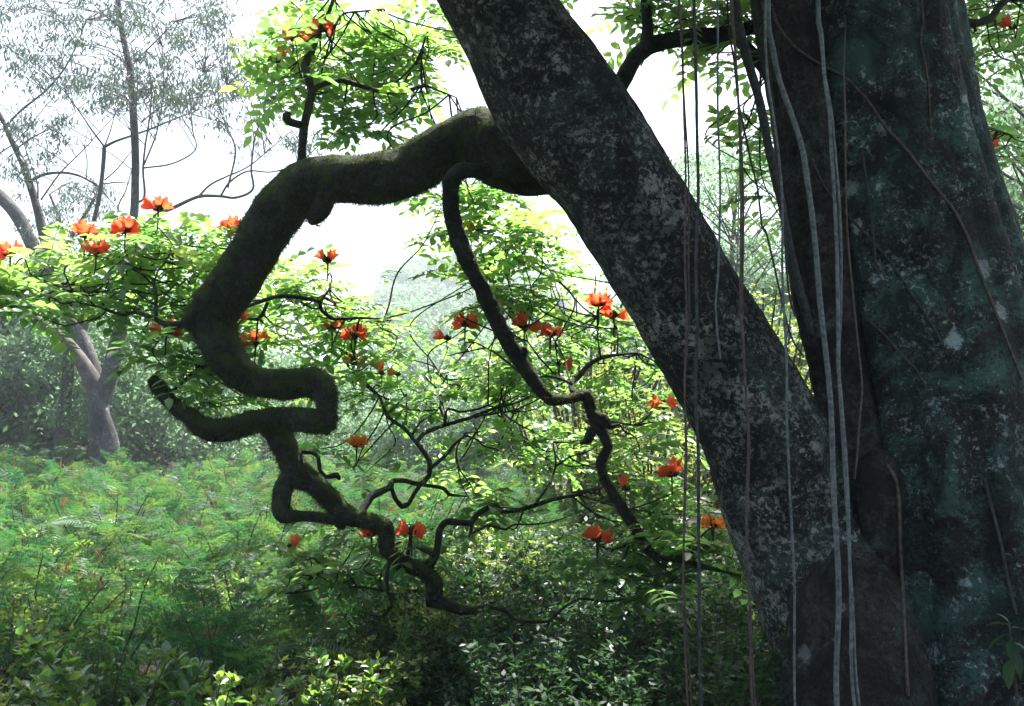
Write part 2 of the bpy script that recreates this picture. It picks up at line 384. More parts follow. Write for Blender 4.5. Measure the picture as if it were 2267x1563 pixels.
# ------------------------------------------------------------------ leaf templates
def leaflet(L, W, bend=.12, fold=.15, pts=2):
    """one leaflet along +x, folded on its midrib, tip bent down"""
    xs = [0.34, 0.70]; ws = [.92, .78]
    V = [(0, 0, 0)]
    for x, w in zip(xs, ws):
        z = -bend * L * x * x
        V += [(x * L, w * W / 2, z + fold * W * .5), (x * L, 0, z), (x * L, -w * W / 2, z + fold * W * .5)]
    V.append((L, 0, -bend * L))
    T = [(0, 2, 1), (0, 3, 2), (4, 5, 7), (5, 6, 7)]
    Q = [(1, 2, 5, 4), (2, 3, 6, 5)]
    return np.array(V), np.array(Q), np.array(T)
def leaflet_lo(L, W, bend=.1):
    V = np.array([(0, 0, 0), (L * .45, W / 2, -.02 * L), (L, 0, -bend * L), (L * .45, -W / 2, -.02 * L)])
    return V, np.array([(0, 3, 2, 1)]), np.zeros((0, 3), int)

def compound_leaf(rs, pairs, L, ll, lw, droop, lo=False):
    mb = MB()
    def axis(t):
        return np.array([L * t * (1 - .12 * droop * t), 0, -droop * L * t * t])
    n = 5; mbp = [(*axis(i / n), .0032 * (1 - .7 * i / n)) for i in range(n + 1)]
    V, Q, T = tube(mbp, 3, .09, cap=False)[:3]; mb.add(V, Q, T)
    f = leaflet_lo if lo else leaflet
    for k in range(pairs):
        t = .26 + .66 * k / max(1, pairs - 1)
        p = axis(t); sl = ll * (1.0 - .18 * abs(2 * k / max(1, pairs - 1) - 1)) * rs.uniform(.9, 1.1)
        for s in (1, -1):
            ang = s * R(rs.uniform(58, 78)); dz = rs.uniform(-.35, .05)
            xd = np.array([math.cos(ang), math.sin(ang), dz]); zd = np.array([.15 * s * 0, -s * rs.uniform(-.1, .35), 1.0])
            m = mat4(rotmat(zd, rs.uniform(-.25, .25), xd), p)
            inst(mb, f(sl, lw * rs.uniform(.88, 1.1), rs.uniform(.05, .3)) if lo else leaflet(sl, lw * rs.uniform(.88, 1.1), rs.uniform(.05, .3), rs.uniform(.1, .4)), m[None])
    p = axis(1.0); m = mat4(rotmat((0, 0, 1), rs.uniform(-.3, .3), (1, 0, -droop * 1.2)), p)
    inst(mb, f(ll * .95, lw) if lo else leaflet(ll * .95, lw, .2, .2), m[None])
    return mb.arrays()

rs = random.Random(5)
LEAF_T = [compound_leaf(rs, rs.choice([4, 5, 5, 6]), rs.uniform(.27, .35), rs.uniform(.095, .115), rs.uniform(.046, .055), rs.uniform(.1, .6)) for _ in range(8)]
LEAF_LO = [compound_leaf(rs, 5, .34, .12, .055, rs.uniform(.1, .4), lo=True) for _ in range(3)]
LEAF_ME = [make_mesh('compound_leaf', *t, mat=MT['leaf']) for t in LEAF_T]

# ------------------------------------------------------------------ flowers
def petal_cup(rs, L=.075, W=.055):
    """tulip shaped blossom: a flaring cup cut into five ruffled lobes, along +x"""
    mb = MB(); nseg = 20; rings = [(0, .12), (.2, .42), (.45, .80), (.75, .98), (1.0, 1.0)]
    V = []
    for i, (t, w) in enumerate(rings):
        for k in range(nseg):
            a = 2 * math.pi * k / nseg; lobe = math.cos(5 * a)
            rr = W * .62 * w * (1 + (.12 * lobe if i > 2 else 0)); xx = L * t
            if i == 4: xx = L * (.88 + .13 * max(-.7, lobe)); rr *= (1.05 + .10 * lobe + rs.uniform(-.12, .12))
            yy = rr * math.cos(a); zz = rr * math.sin(a) + .10 * L * t * t
            V.append((xx + rs.uniform(-.002, .002), yy, zz))
    Q = [(i * nseg + k, i * nseg + (k + 1) % nseg, (i + 1) * nseg + (k + 1) % nseg, (i + 1) * nseg + k) for i in range(4) for k in range(nseg)]
    return np.array(V), np.array(Q), np.zeros((0, 3), int)
CUP_ME = [make_mesh('blossom', *petal_cup(rs, rs.uniform(.068, .085), rs.uniform(.055, .068)), mat=MT['petal']) for _ in range(4)]
CUP_OLD = [make_mesh('blossom_faded', *petal_cup(rs, .06, .06), mat=MT['petal_old'])]
def bud_head():
    mb = MB()
    for k in range(16):
        a = rs.uniform(0, 6.28); e = rs.uniform(.1, 1.4); d = np.array([math.cos(a) * math.cos(e), math.sin(a) * math.cos(e), math.sin(e)])
        l = rs.uniform(.03, .048); side = np.cross(d, (0, 0, 1)); side /= np.linalg.norm(side) + 1e-6
        pts = [(*(d * l * t + np.array((0, 0, .5)) * l * t * t * .6), r) for t, r in ((.1, .004), (.5, .0085), (.85, .007), (1.05, .002))]
        V, Q, T = tube(pts, 5, .02)[:3]; mb.add(V, Q, T)
    V, Q, T = tube([(0, 0, -.12, .004), (0.004, 0, -.05, .005), (0, 0, .01, .007)], 5, .03)[:3]; mb.add(V, Q, T)
    return mb.mesh('bud_head', MT['bud'])
BUD_ME = [bud_head() for _ in range(3)]

# ------------------------------------------------------------------ the tulip tree
BASE = P(1960, 1563, 5.3); BASE = Vector((BASE.x, 5.3, 0.0))
tree = thing('tulip_tree', 'huge old flowering tree with a leaning lichen-covered stem, crooked mossy limb and orange blossoms', 'tree', BASE)

def ext_to_ground(rows, px, w, Y, n=3):
    """carry a traced stem on below the frame into the soil"""
    out = px_path(rows); x0, y0, z0, r0 = out[-1]
    gx = P(px, 1700, Y).x
    for k in range(1, n + 1):
        t = k / n; out.append((x0 + (gx - x0) * t, y0 + (Y - y0) * t, z0 + (-.45 - z0) * t, r0 * (1 + .35 * t * t) * (w if k == n else 1)))
    return out

lean_rows = [(985, -260, 215, 4.55), (1020, -140, 215, 4.6), (1078, -30, 222, 4.65), (1130, 60, 232, 4.7), (1195, 170, 262, 4.78), (1275, 290, 272, 4.85), (1352, 395, 252, 4.9), (1420, 505, 250, 4.95),
             (1507, 650, 246, 5.0), (1598, 800, 256, 5.05), (1682, 950, 268, 5.1), (1745, 1100, 296, 5.1), (1808, 1250, 310, 5.1), (1868, 1400, 330, 5.1), (1905, 1563, 345, 5.1)]
main_rows = [(1850, -600, 400, 5.3), (1862, -300, 400, 5.3), (1905, 0, 385, 5.3), (1955, 300, 390, 5.3), (2000, 500, 410, 5.28), (2058, 750, 450, 5.25), (2105, 1000, 470, 5.2), (2140, 1300, 520, 5.2), (2160, 1563, 560, 5.2)]
rib_rows = [(1705, -300, 110, 5.2), (1735, 0, 120, 5.15), (1775, 200, 125, 5.1), (1803, 450, 130, 5.08), (1825, 650, 130, 5.06), (1862, 820, 130, 5.05), (1900, 1000, 150, 5.05), (1935, 1250, 180, 5.1), (1960, 1563, 210, 5.1)]
butt_rows = [(2140, 380, 40, 5.5), (2200, 560, 110, 5.45), (2262, 760, 130, 5.4), (2330, 1000, 160, 5.35), (2400, 1300, 200, 5.3), (2450, 1563, 230, 5.2)]

def big_stem(name, path, seg, step, mat, amp, freq, ridge, seed, label, lump=.0):
    V, Q, T, c, r, N, rr = tube(path, seg, step, amp, freq, ridge, seed, lump=lump)
    return part(name, make_mesh(name, V, Q, T, mat), tree, label=label), (V, Q, T, c, r, N, rr)
_, lean_t = big_stem('trunk', ext_to_ground(lean_rows, 1960, 1.15, 5.2), 84, .028, MT['lean'], .026, 5.0, .045, 3.1, 'leaning stem, dark bark spotted with pale lichen', lump=.05)
_, main_t = big_stem('trunk', ext_to_ground(main_rows, 2150, 1.15, 5.25), 120, .035, MT['trunk'], .022, 4.0, .10, 9.4, 'massive upright stem under blue-green lichen', lump=.06)
_, rib_t = big_stem('trunk', ext_to_ground(rib_rows, 1960, 1.15, 5.15), 56, .03, MT['rib'], .05, 6.0, .22, 5.7, 'narrow grey-brown ribbed stem grown against the upright one')
_, butt_t = big_stem('buttress', ext_to_ground(butt_rows, 2450, 1.1, 5.2), 48, .035, MT['rib'], .04, 5.0, .10, 2.2, None)
burl = px_path([(1930, 1005, 40, 4.86), (1942, 1030, 84, 4.83), (1948, 1090, 98, 4.81), (1950, 1170, 100, 4.82), (1955, 1240, 96, 4.86), (1965, 1330, 60, 4.95)])
_, burl_t = big_stem('burl', burl, 36, .02, MT['rib'], .06, 7, .06, 7.7, None)
flare = px_path([(1840, 1150, 110, 4.98), (1868, 1300, 230, 4.88), (1890, 1450, 300, 4.84), (1905, 1640, 350, 4.84)]); 
_, flare_t = big_stem('root_flare', flare + [(flare[-1][0] + .05, 4.95, -.45, flare[-1][3] * 1.3)], 60, .03, MT['rib'], .03, 5, .08, 4.4, None)

def cat_mesh(ts):
    V = []; F = []; n = 0
    for t in ts:
        V.append(t[0]); F += [tuple(int(i) + n for i in q) for q in t[1]]; n += len(t[0])
    return np.vstack(V), F
_V, _F = cat_mesh([lean_t, main_t, rib_t, butt_t, burl_t, flare_t])
TRUNK_BVH = BVHTree.FromPolygons([Vector(v) for v in _V], _F)
def surf_Y(px, py, default):
    d = (P(px, py, 5.0) - Vector((0, 0, CAMZ))).normalized()
    h = TRUNK_BVH.ray_cast(Vector((0, 0, CAMZ)), d)
    return h[0].y if h[0] is not None else default

BR = []          # every traced branch: world points, for twigs to spring from
TUBES = []
def branch(rows, mat='branch', seg=10, step=.02, amp=.16, freq=16.0, seed=None, name='branch', mossy=0, lump=.22, label=None):
    pts = px_path(rows); seed = seed if seed is not None else len(BR) * 1.7
    w = max(p[3] for p in pts)
    t = tube(pts, seg, max(step, w * .2), amp, freq, 0, seed, lump=lump, tight=.5)
    o = part(name, make_mesh(name, t[0], t[1], t[2], MT[mat]), tree, label=label)
    C = catmull(pts, .05); BR.extend([tuple(c[:4]) for c in C])
    if mossy: TUBES.append((t, mossy))
    return o

def ys(rows, ya, yb):
    """(px,py,w) rows with distance running evenly from ya to yb"""
    n = len(rows); return [(*r, ya + (yb - ya) * i / (n - 1)) for i, r in enumerate(rows)]

# the main crooked limb
limb = [(1330, 330, 120, 5.05), (1240, 350, 150, 5.12), (1165, 352, 160, 5.2), (1105, 335, 160, 5.26), (1058, 305, 128, 5.3), (1018, 308, 100, 5.33), (960, 348, 108, 5.35), (890, 388, 110, 5.38), (820, 400, 108, 5.4), (740, 398, 104, 5.42), (672, 412, 108, 5.45),
        (615, 470, 112, 5.47), (570, 545, 108, 5.5), (520, 625, 104, 5.52), (470, 690, 100, 5.53)]
branch(limb, 'limb', 52, .013, .085, 8, name='limb', mossy=26000, lump=.14, label='thick mossy limb arching out from the leaning stem')
branch([(520, 620, 100, 5.52), (478, 672, 96, 5.53), (440, 703, 70, 5.53), (408, 718, 34, 5.52)], 'limb', 28, .02, .07, 12, name='limb_stub', mossy=1800)
lower = [(455, 668, 84, 5.54), (480, 735, 92, 5.56), (500, 785, 84, 5.58), (532, 826, 74, 5.6), (572, 846, 66, 5.62), (630, 852, 66, 5.62), (685, 848, 64, 5.58), (714, 856, 60, 5.54), (725, 880, 50, 5.5), (726, 915, 46, 5.48), (720, 945, 44, 5.5)]
branch(lower, 'limb', 38, .012, .12, 10, name='limb', mossy=11000, label='lower reach of the crooked limb bending back on itself')
back = [(722, 935, 46, 5.54), (680, 930, 52, 5.62), (625, 928, 50, 5.7), (565, 932, 48, 5.78), (505, 952, 50, 5.84), (455, 952, 46, 5.88), (418, 925, 38, 5.9), (385, 898, 34, 5.92), (358, 866, 31, 5.94), (338, 838, 26, 5.95)]
branch(back, 'limb', 30, .012, .15, 11, mossy=7000, label='mossy branch ending in a short raised stub')
branch([(725, 925, 46, 5.5), (726, 945, 30, 5.48), (722, 962, 10, 5.47)], 'limb', 16, .012, .08, 13, mossy=500)
branch([(590, 935, 44, 5.75), (618, 965, 52, 5.78), (640, 1005, 54, 5.8), (655, 1045, 56, 5.82), (695, 1068, 46, 5.84), (735, 1105, 44, 5.86), (765, 1140, 44, 5.88), (815, 1155, 38, 5.9), (852, 1168, 36, 5.92), (856, 1215, 34, 5.94), (885, 1246, 34, 5.96), (935, 1262, 34, 5.98), (962, 1290, 38, 6.0), (962, 1328, 34, 6.0)], 'limb', 26, .012, .14, 12, mossy=6000, label='dark zigzag branch hanging below the limb')
branch([(945, 1330, 24, 6.0), (985, 1335, 26, 6.0), (1020, 1350, 22, 6.0), (1050, 1352, 17, 6.0), (1080, 1343, 12, 6.0), (1118, 1352, 10, 6.0), (1140, 1370, 9, 6.0), (1180, 1376, 8, 6.0), (1215, 1374, 8, 6.0), (1248, 1345, 6, 6.0), (1285, 1325, 6, 6.0), (1340, 1331, 7, 6.0), (1400, 1325, 6, 6.0), (1450, 1324, 4, 6.0), (1500, 1310, 3, 6.0)], 'branch', 9, .02, .15)
branch([(655, 1040, 44, 5.82), (630, 1075, 40, 5.8), (622, 1120, 42, 5.78), (630, 1142, 34, 5.78), (680, 1142, 22, 5.8), (740, 1150, 24, 5.86)], 'limb', 18, .015, .09, 14, mossy=1500)
branch([(750, 1130, 30, 5.88), (755, 1160, 28, 5.88), (762, 1170, 12, 5.88)], 'limb', 12, .012, .1)
branch([(668, 1000, 10, 5.8), (690, 1002, 10, 5.8), (704, 1012, 9, 5.78), (708, 1040, 8, 5.77), (722, 1056, 9, 5.76), (745, 1052, 14, 5.76), (752, 1062, 6, 5.76)])
# lump under the limb
branch([(715, 425, 60, 5.45), (705, 462, 52, 5.43), (694, 486, 34, 5.42), (690, 496, 14, 5.42)], 'limb', 20, .014, .12, 12, name='limb_stub', mossy=500)
# long branch falling from the limb's underside
fall = [(1120, 370, 44, 5.15), (1065, 378, 36, 5.18), (1022, 378, 36, 5.2), (1000, 400, 36, 5.22), (998, 450, 38, 5.25), (1010, 510, 40, 5.3), (1032, 570, 40, 5.35), (1062, 628, 37, 5.4), (1090, 685, 36, 5.45), (1112, 735, 33, 5.5), (1142, 785, 33, 5.55), (1182, 845, 31, 5.6),
        (1218, 884, 27, 5.65), (1258, 884, 22, 5.7), (1296, 874, 24, 5.75), (1308, 905, 26, 5.78), (1324, 945, 28, 5.8), (1348, 988, 22, 5.82), (1330, 1024, 24, 5.84), (1340, 1062, 23, 5.86), (1364, 1104, 24, 5.88), (1400, 1160, 25, 5.9), (1424, 1205, 26, 5.9), (1450, 1232, 18, 5.88), (1500, 1238, 14, 5.85), (1560, 1255, 10, 5.8), (1640, 1275, 4, 5.75)]
branch(fall, 'branch', 20, .012, .17, 15, mossy=3000, label='long thin crooked branch falling from the underside of the limb')
branch([(1150, 800, 22, 5.55), (1160, 778, 20, 5.53), (1162, 768, 10, 5.52)])
branch([(1300, 905, 20, 5.78), (1335, 930, 30, 5.76), (1352, 945, 14, 5.76), (1372, 938, 4, 5.76)])
branch([(1312, 950, 26, 5.8), (1300, 975, 18, 5.8), (1285, 982, 8, 5.8)])
# small upright branch on top of the limb
branch([(668, 370, 22, 5.45), (669, 330, 18, 5.45), (672, 285, 19, 5.46), (682, 240, 18, 5.48), (690, 205, 17, 5.5), (680, 165, 18, 5.52), (672, 145, 16, 5.55), (692, 110, 11, 5.6), (712, 60, 9, 5.65), (735, 10, 8, 5.7), (742, -40, 6, 5.75)], 'branch', 12, .015, .10)
branch([(676, 278, 17, 5.46), (655, 274, 16, 5.44), (638, 268, 18, 5.43), (634, 256, 17, 5.43), (642, 250, 8, 5.43)], 'branch', 12, .012, .1)
branch(ys([(688, 200, 14), (715, 186, 12), (755, 178, 12), (800, 190, 11), (840, 202, 10), (890, 204, 9), (940, 190, 8), (965, 198, 4), (1010, 216, 3)], 5.5, 5.9), 'branch', 9, .02, .12)
branch(ys([(738, 60, 6), (760, 30, 5), (800, 25, 4), (850, 20, 3)], 5.66, 5.9), 'branch', 6, .03)
branch(ys([(935, 192, 6), (932, 150, 6), (935, 105, 5), (950, 60, 3)], 5.88, 6.0), 'branch', 6, .03)
# left spray
branch(ys([(415, 718, 20), (385, 718, 14), (360, 715, 12), (344, 706, 11), (321, 697, 10), (298, 691, 9), (270, 697, 8), (238, 686, 7), (215, 679, 5), (187, 672, 4), (146, 668, 3)], 5.52, 6.0), 'branch', 8, .02, .12)
branch(ys([(345, 706, 8), (345, 653, 8), (337, 619, 6), (326, 610, 5), (307, 603, 4), (284, 584, 3)], 5.6, 5.9), 'branch', 7, .02, .1)
branch(ys([(344, 675, 5), (303, 649, 5), (270, 628, 3)], 5.62, 5.85), 'branch', 6, .02)
branch(ys([(238, 686, 5), (220, 665, 5), (192, 651, 5), (150, 642, 4), (100, 621, 3), (50, 606, 2)], 5.85, 6.2), 'branch', 6, .02)
branch(ys([(346, 656, 4), (372, 646, 4), (392, 626, 2)], 5.65, 5.7), 'branch', 5, .02)
branch(ys([(340, 630, 5), (350, 600, 4), (372, 570, 3), (380, 540, 2)], 5.7, 5.8), 'branch', 5, .02)
branch(ys([(378, 870, 7), (410, 840, 7), (440, 815, 6), (470, 805, 4)], 5.93, 6.1), 'branch', 7, .02)
branch(ys([(440, 815, 5), (428, 790, 4), (415, 770, 3)], 6.02, 6.1), 'branch', 5, .02)
# spray to the right of the limb
branch(ys([(520, 690, 10), (551, 677, 8), (578, 667, 9), (615, 656, 10), (655, 657, 9), (706, 667, 9), (712, 687, 8), (739, 706, 8), (796, 704, 6), (850, 706, 4)], 5.6, 6.5), 'branch', 8, .02, .12)
branch(ys([(592, 670, 8), (582, 694, 8), (571, 707, 8), (551, 706, 5)], 5.85, 5.8), 'branch', 7, .02, .12)
branch(ys([(572, 706, 5), (590, 722, 2)], 5.8, 5.8), 'branch', 5, .02)
branch(ys([(710, 666, 6), (729, 640, 5), (735, 615, 3)], 6.2, 6.3), 'branch', 6, .02)
branch(ys([(665, 668, 5), (690, 682, 4), (712, 684, 3)], 6.1, 6.2), 'branch', 6, .02)
# central crooked branches
branch(ys([(790, 1150, 20), (803, 1128, 18), (822, 1099, 17), (861, 1080, 15), (869, 1065, 12), (896, 1064, 11), (930, 1072, 11), (950, 1053, 11), (951, 1022, 11), (930, 990, 10), (917, 974, 9), (896, 950, 9), (862, 925, 8), (848, 900, 7), (840, 878, 6), (815, 852, 4), (785, 830, 4), (780, 800, 3)], 5.9, 6.9), 'branch', 9, .02, .14)
branch(ys([(865, 1076, 10), (876, 1105, 10), (890, 1121, 12), (905, 1115, 10), (918, 1092, 9), (930, 1074, 9)], 6.1, 6.15), 'branch', 8, .02, .14)
branch(ys([(930, 1072, 8), (980, 1080, 9), (996, 1095, 8), (1034, 1099, 3)], 6.15, 6.3), 'branch', 7, .02, .12)
branch(ys([(950, 1040, 9), (984, 1010, 8), (1011, 979, 7), (1035, 965, 5), (1080, 985, 2)], 6.3, 6.7), 'branch', 7, .02, .1)
branch(ys([(922, 978, 10), (940, 958, 10), (965, 948, 10), (988, 940, 9), (1040, 925, 8), (1090, 905, 6), (1110, 895, 3)], 6.5, 7.1), 'branch', 8, .02, .1)
branch(ys([(985, 940, 8), (990, 905, 6), (1020, 912, 6), (1060, 905, 5), (1090, 893, 3)], 6.7, 7.0), 'branch', 6, .02)
branch(ys([(1050, 922, 6), (1100, 915, 5), (1150, 908, 3)], 6.8, 7.1), 'branch', 6, .02)
branch(ys([(910, 968, 6), (930, 935, 5), (960, 915, 4), (975, 900, 2)], 6.5, 6.8), 'branch', 5, .02)
branch(ys([(858, 915, 6), (880, 895, 5), (900, 872, 3)], 6.65, 6.9), 'branch', 5, .02)
branch(ys([(977, 885, 6), (973, 866, 6), (955, 848, 4), (940, 836, 3)], 6.9, 7.0), 'branch', 5, .02)
branch(ys([(973, 866, 5), (984, 840, 4), (995, 820, 3)], 6.9, 7.0), 'branch', 5, .02)
branch(ys([(977, 885, 6), (975, 905, 7), (986, 935, 7)], 6.9, 6.75), 'branch', 5, .02)
branch(ys([(1010, 1020, 5), (1012, 990, 5), (1030, 960, 4), (1062, 955, 3)], 6.5, 6.9), 'branch', 5, .02)
# low right branch
branch(ys([(950, 1250, 26), (961, 1234, 20), (969, 1211, 16), (973, 1172, 15), (988, 1155, 15), (1015, 1157, 14), (1042, 1157, 13), (1062, 1134, 13), (1096, 1118, 12), (1112, 1132, 11), (1146, 1130, 10), (1185, 1118, 10), (1235, 1103, 8), (1281, 1095, 7), (1325, 1078, 5)], 5.98, 6.5), 'branch', 9, .02, .14)
branch(ys([(962, 1228, 14), (940, 1218, 10), (922, 1212, 6)], 5.98, 5.95), 'branch', 7, .02)
branch(ys([(900, 1240, 9), (905, 1215, 8), (908, 1190, 6), (912, 1175, 4)], 5.95, 5.9), 'branch', 7, .02)
branch(ys([(1187, 1114, 7), (1216, 1072, 6), (1231, 1029, 5), (1224, 979, 3)], 6.35, 6.7), 'branch', 6, .02)
branch(ys([(1231, 1032, 5), (1260, 1012, 4), (1300, 1000, 3)], 6.5, 6.6), 'branch', 5, .02)
branch(ys([(1045, 1157, 10), (1042, 1175, 8), (1038, 1190, 4)], 6.15, 6.15), 'branch', 6, .02)
branch(ys([(1042, 1182, 6), (1081, 1164, 6), (1119, 1172, 6), (1139, 1161, 5), (1177, 1161, 5), (1216, 1157, 4), (1254, 1145, 3)], 6.15, 6.4), 'branch', 6, .02, .15)
# lower spray
branch(ys([(862, 1245, 10), (857, 1275, 9), (857, 1307, 8), (868, 1340, 8), (842, 1365, 6), (795, 1353, 3)], 5.95, 6.0), 'branch', 7, .02, .14)
branch(ys([(850, 1308, 7), (820, 1302, 6), (791, 1296, 5), (764, 1265, 4), (720, 1250, 4), (676, 1234, 3)], 5.97, 6.2), 'branch', 6, .02)
branch(ys([(800, 1300, 5), (760, 1298, 4), (715, 1288, 2)], 6.05, 6.2), 'branch', 5, .02)
branch(ys([(842, 1305, 6), (842, 1280, 5), (846, 1262, 4)], 5.97, 5.96), 'branch', 5, .02)
# branches of the right hand spray
branch(ys([(1290, 876, 20), (1268, 866, 15), (1265, 846, 13), (1279, 836, 12), (1302, 809, 11), (1332, 792, 10), (1362, 786, 8), (1410, 782, 5), (1450, 800, 3)], 5.75, 6.3), 'branch', 8, .02, .12)
branch(ys([(1266, 850, 9), (1235, 836, 8), (1205, 833, 5), (1170, 842, 3)], 5.78, 6.0), 'branch', 6, .02)
branch(ys([(1235, 836, 5), (1192, 789, 4), (1168, 755, 3), (1162, 725, 3)], 5.9, 6.1), 'branch', 5, .02)
branch(ys([(1264, 848, 5), (1255, 822, 5), (1249, 792, 4), (1222, 745, 3)], 5.78, 6.1), 'branch', 5, .02)
branch(ys([(1366, 788, 5), (1368, 750, 4), (1366, 728, 3)], 6.1, 6.2), 'branch', 5, .02)
branch(ys([(1330, 792, 5), (1322, 740, 3), (1322, 690, 3)], 6.0, 6.2), 'branch', 5, .02)
branch(ys([(1185, 850, 6), (1135, 812, 6), (1098, 782, 5), (1075, 770, 3)], 5.6, 6.1), 'branch', 5, .02)
branch(ys([(1320, 930, 12), (1360, 935, 6), (1410, 942, 4)], 5.8, 6.1), 'branch', 6, .02)
branch(ys([(1332, 1080, 8), (1300, 1085, 6), (1270, 1090, 5)], 5.86, 6.3), 'branch', 6, .02)
branch(ys([(1520, 1250, 8), (1538, 1210, 6), (1560, 1180, 4), (1580, 1165, 3)], 5.84, 5.9), 'branch', 5, .02)
branch(ys([(1420, 1195, 10), (1380, 1210, 6), (1340, 1215, 4), (1322, 1200, 3)], 5.9, 6.0), 'branch', 5, .02)
# branches behind, above the gap between the stems
branch(ys([(1330, 250, 46), (1372, 188, 42), (1405, 130, 40), (1442, 100, 42), (1520, 83, 34), (1600, 76, 31), (1680, 56, 28), (1760, 40, 28)], 5.3, 5.6), 'branch', 16, .02, .07, label='arched branch bridging the gap between the two stems')
branch(ys([(1434, 100, 34), (1434, 60, 24), (1430, 10, 22), (1425, -80, 20), (1430, -200, 18)], 5.42, 5.6), 'branch', 12, .02, .07)
branch(ys([(1630, 85, 24), (1665, 118, 25), (1690, 150, 24), (1705, 185, 18)], 5.55, 5.5), 'branch', 12, .02, .1)
branch(ys([(1190, 60, 60), (1215, 10, 42), (1225, -60, 40), (1240, -200, 36)], 4.95, 5.4), 'branch', 14, .03, .07)
branch([(2090, -40, 26, 5.9), (2108, 20, 24, 5.9), (2128, 46, 20, 5.92), (2160, 52, 19, 5.95), (2195, 40, 18, 6.0), (2215, 10, 16, 6.05), (2240, -5, 15, 6.1), (2300, 10, 13, 6.2)], 'branch', 10, .02, .1)
branch([(2155, 52, 8, 5.95), (2160, 70, 5, 5.95)])
branch([(2120, 300, 14, 5.6), (2170, 280, 9, 6.0), (2210, 290, 5, 6.3), (2240, 300, 3, 6.4)], 'branch', 6, .03)

# limbs above the frame that carry the added shade crown and the hanging roots
def wbranch(pts, seg=14, mat='branch', name='limb', label=None):
    t = tube(pts, seg, .12, .06, 4, 0, len(BR), lump=.08)
    part(name, make_mesh(name, t[0], t[1], t[2], MT[mat]), tree, label=label)
topv = lambda px, py, Y: tuple(P(px, py, Y))
hub = P(1858, -520, 5.3)
OVER = [(hub.x, hub.y, hub.z - .1, .17)]
for px, py, Y, r in ((1800, -330, 4.6, .13), (1740, -260, 4.25, .11), (1640, -215, 4.05, .095), (1500, -190, 3.95, .08), (1380, -230, 3.95, .05)):
    p = P(px, py, Y); OVER.append((p.x, p.y, p.z, r))
wbranch(OVER, 16, 'limb', label='overhead limb that the hanging roots grow from')
CROWN_TIPS = []  # limb ends set by where the added crown should block sun and sky
for k, (tx, ty, tz, r) in enumerate(((5.0, 8.5, 9.0, .16), (3.4, 9.8, 9.6, .15), (3.6, 7.0, 10.2, .15), (6.5, 7.5, 8.6, .15), (4.8, 10.8, 10.2, .12), (2.8, 11.2, 10.2, .10), (2.2, 8.6, 9.8, .1), (3.6, 2.2, 8.4, .13), (5.2, 4.2, 9.0, .13), (2.4, 0.2, 8.8, .10))):
    a = np.array(hub); b = np.array((tx, ty, tz)); pts = []
    for i in range(6):
        t = i / 5; q = a * (1 - t) + b * t + np.array((math.sin(k + 4 * t) * .25, math.cos(2 * k + 3 * t) * .25, .8 * math.sin(math.pi * t) * .5)) * (0 if i == 0 else 1)
        pts.append((*q, r * (1 - .75 * t) + .02)); CROWN_TIPS.append(tuple(q))
    wbranch(pts, 12)
lt = np.array(lean_t[3][0]); 
for k, (tx, ty, tz) in enumerate(((-0.9, 5.4, 6.6), (0.9, 2.6, 7.4), (1.0, 6.6, 7.6), (1.6, 0.6, 7.8))):
    pts = []
    for i in range(5):
        t = i / 4; q = lt * (1 - t) + np.array((tx, ty, tz)) * t + np.array((0, 0, .3 * math.sin(math.pi * t))); pts.append((*q, .16 * (1 - .8 * t) + .02)); CROWN_TIPS.append(tuple(q))
    wbranch(pts, 12)

# ---- leaf sprays
LEAF_M = []          # (template index, 4x4)
twigs = MB()
kd = KDTree(len(BR))
for i, b in enumerate(BR): kd.insert(Vector(b[:3]), i)
kd.balance()
DENS = 0.8
def rosette(c, n, spread_up=.25, sc=1.0, outward=None):
    """leaves fanning out from a twig tip"""
    a0 = RNG.uniform(0, 6.28)
    for k in range(n):
        a = a0 + 2 * math.pi * k / n + RNG.uniform(-.4, .4); e = RNG.normal(spread_up, .35)
        d = np.array([math.cos(a) * math.cos(e), math.sin(a) * math.cos(e), math.sin(e)])
        rot = rotmat((RNG.uniform(-.35, .35), RNG.uniform(-.35, .35), 1), 0, d)
        LEAF_M.append((int(RNG.integers(len(LEAF_T))), mat4(rot, c + d * .02, sc * RNG.uniform(.68, 1.12))))
def spray(cx, cy, rx, ry, Y, dY, n, sc=1.0):
    n = max(1, int(round(n * DENS)))
    for _ in range(n):
        while True:
            u, v = RNG.uniform(-1, 1, 2)
            if u * u + v * v < 1: break
        p = np.array(P(cx + u * rx, cy + v * ry, Y + RNG.uniform(-dY, dY)))
        near = kd.find_n(Vector(p), 14); near = [q for q in near if q[2] < near[0][2] * 1.35 + .04]
        co, i, dist = near[int(RNG.integers(len(near)))]
        # twig from the nearest branch
        a = np.array(co); mid = (a + p) / 2 + np.array((RNG.normal(0, .08 + .12 * dist), RNG.normal(0, .08 + .12 * dist), -.12 * dist + RNG.normal(0, .05)))
        if dist > .05:
            V, Q, T = tube([(*a, .006), (*(a * .62 + mid * .38 + np.array((0, 0, -.02))), .0055), (*mid, .005), (*(mid * .5 + p * .5 + np.array((RNG.normal(0, .02), 0, -.03))), .004), (*p, .003)], 4, .04, cap=False)[:3]; twigs.add(V, Q, T)
        rosette(p, int(RNG.integers(4, 7)), .22, sc)
        if dist > .5: rosette(mid, 1, .1, sc * .9)
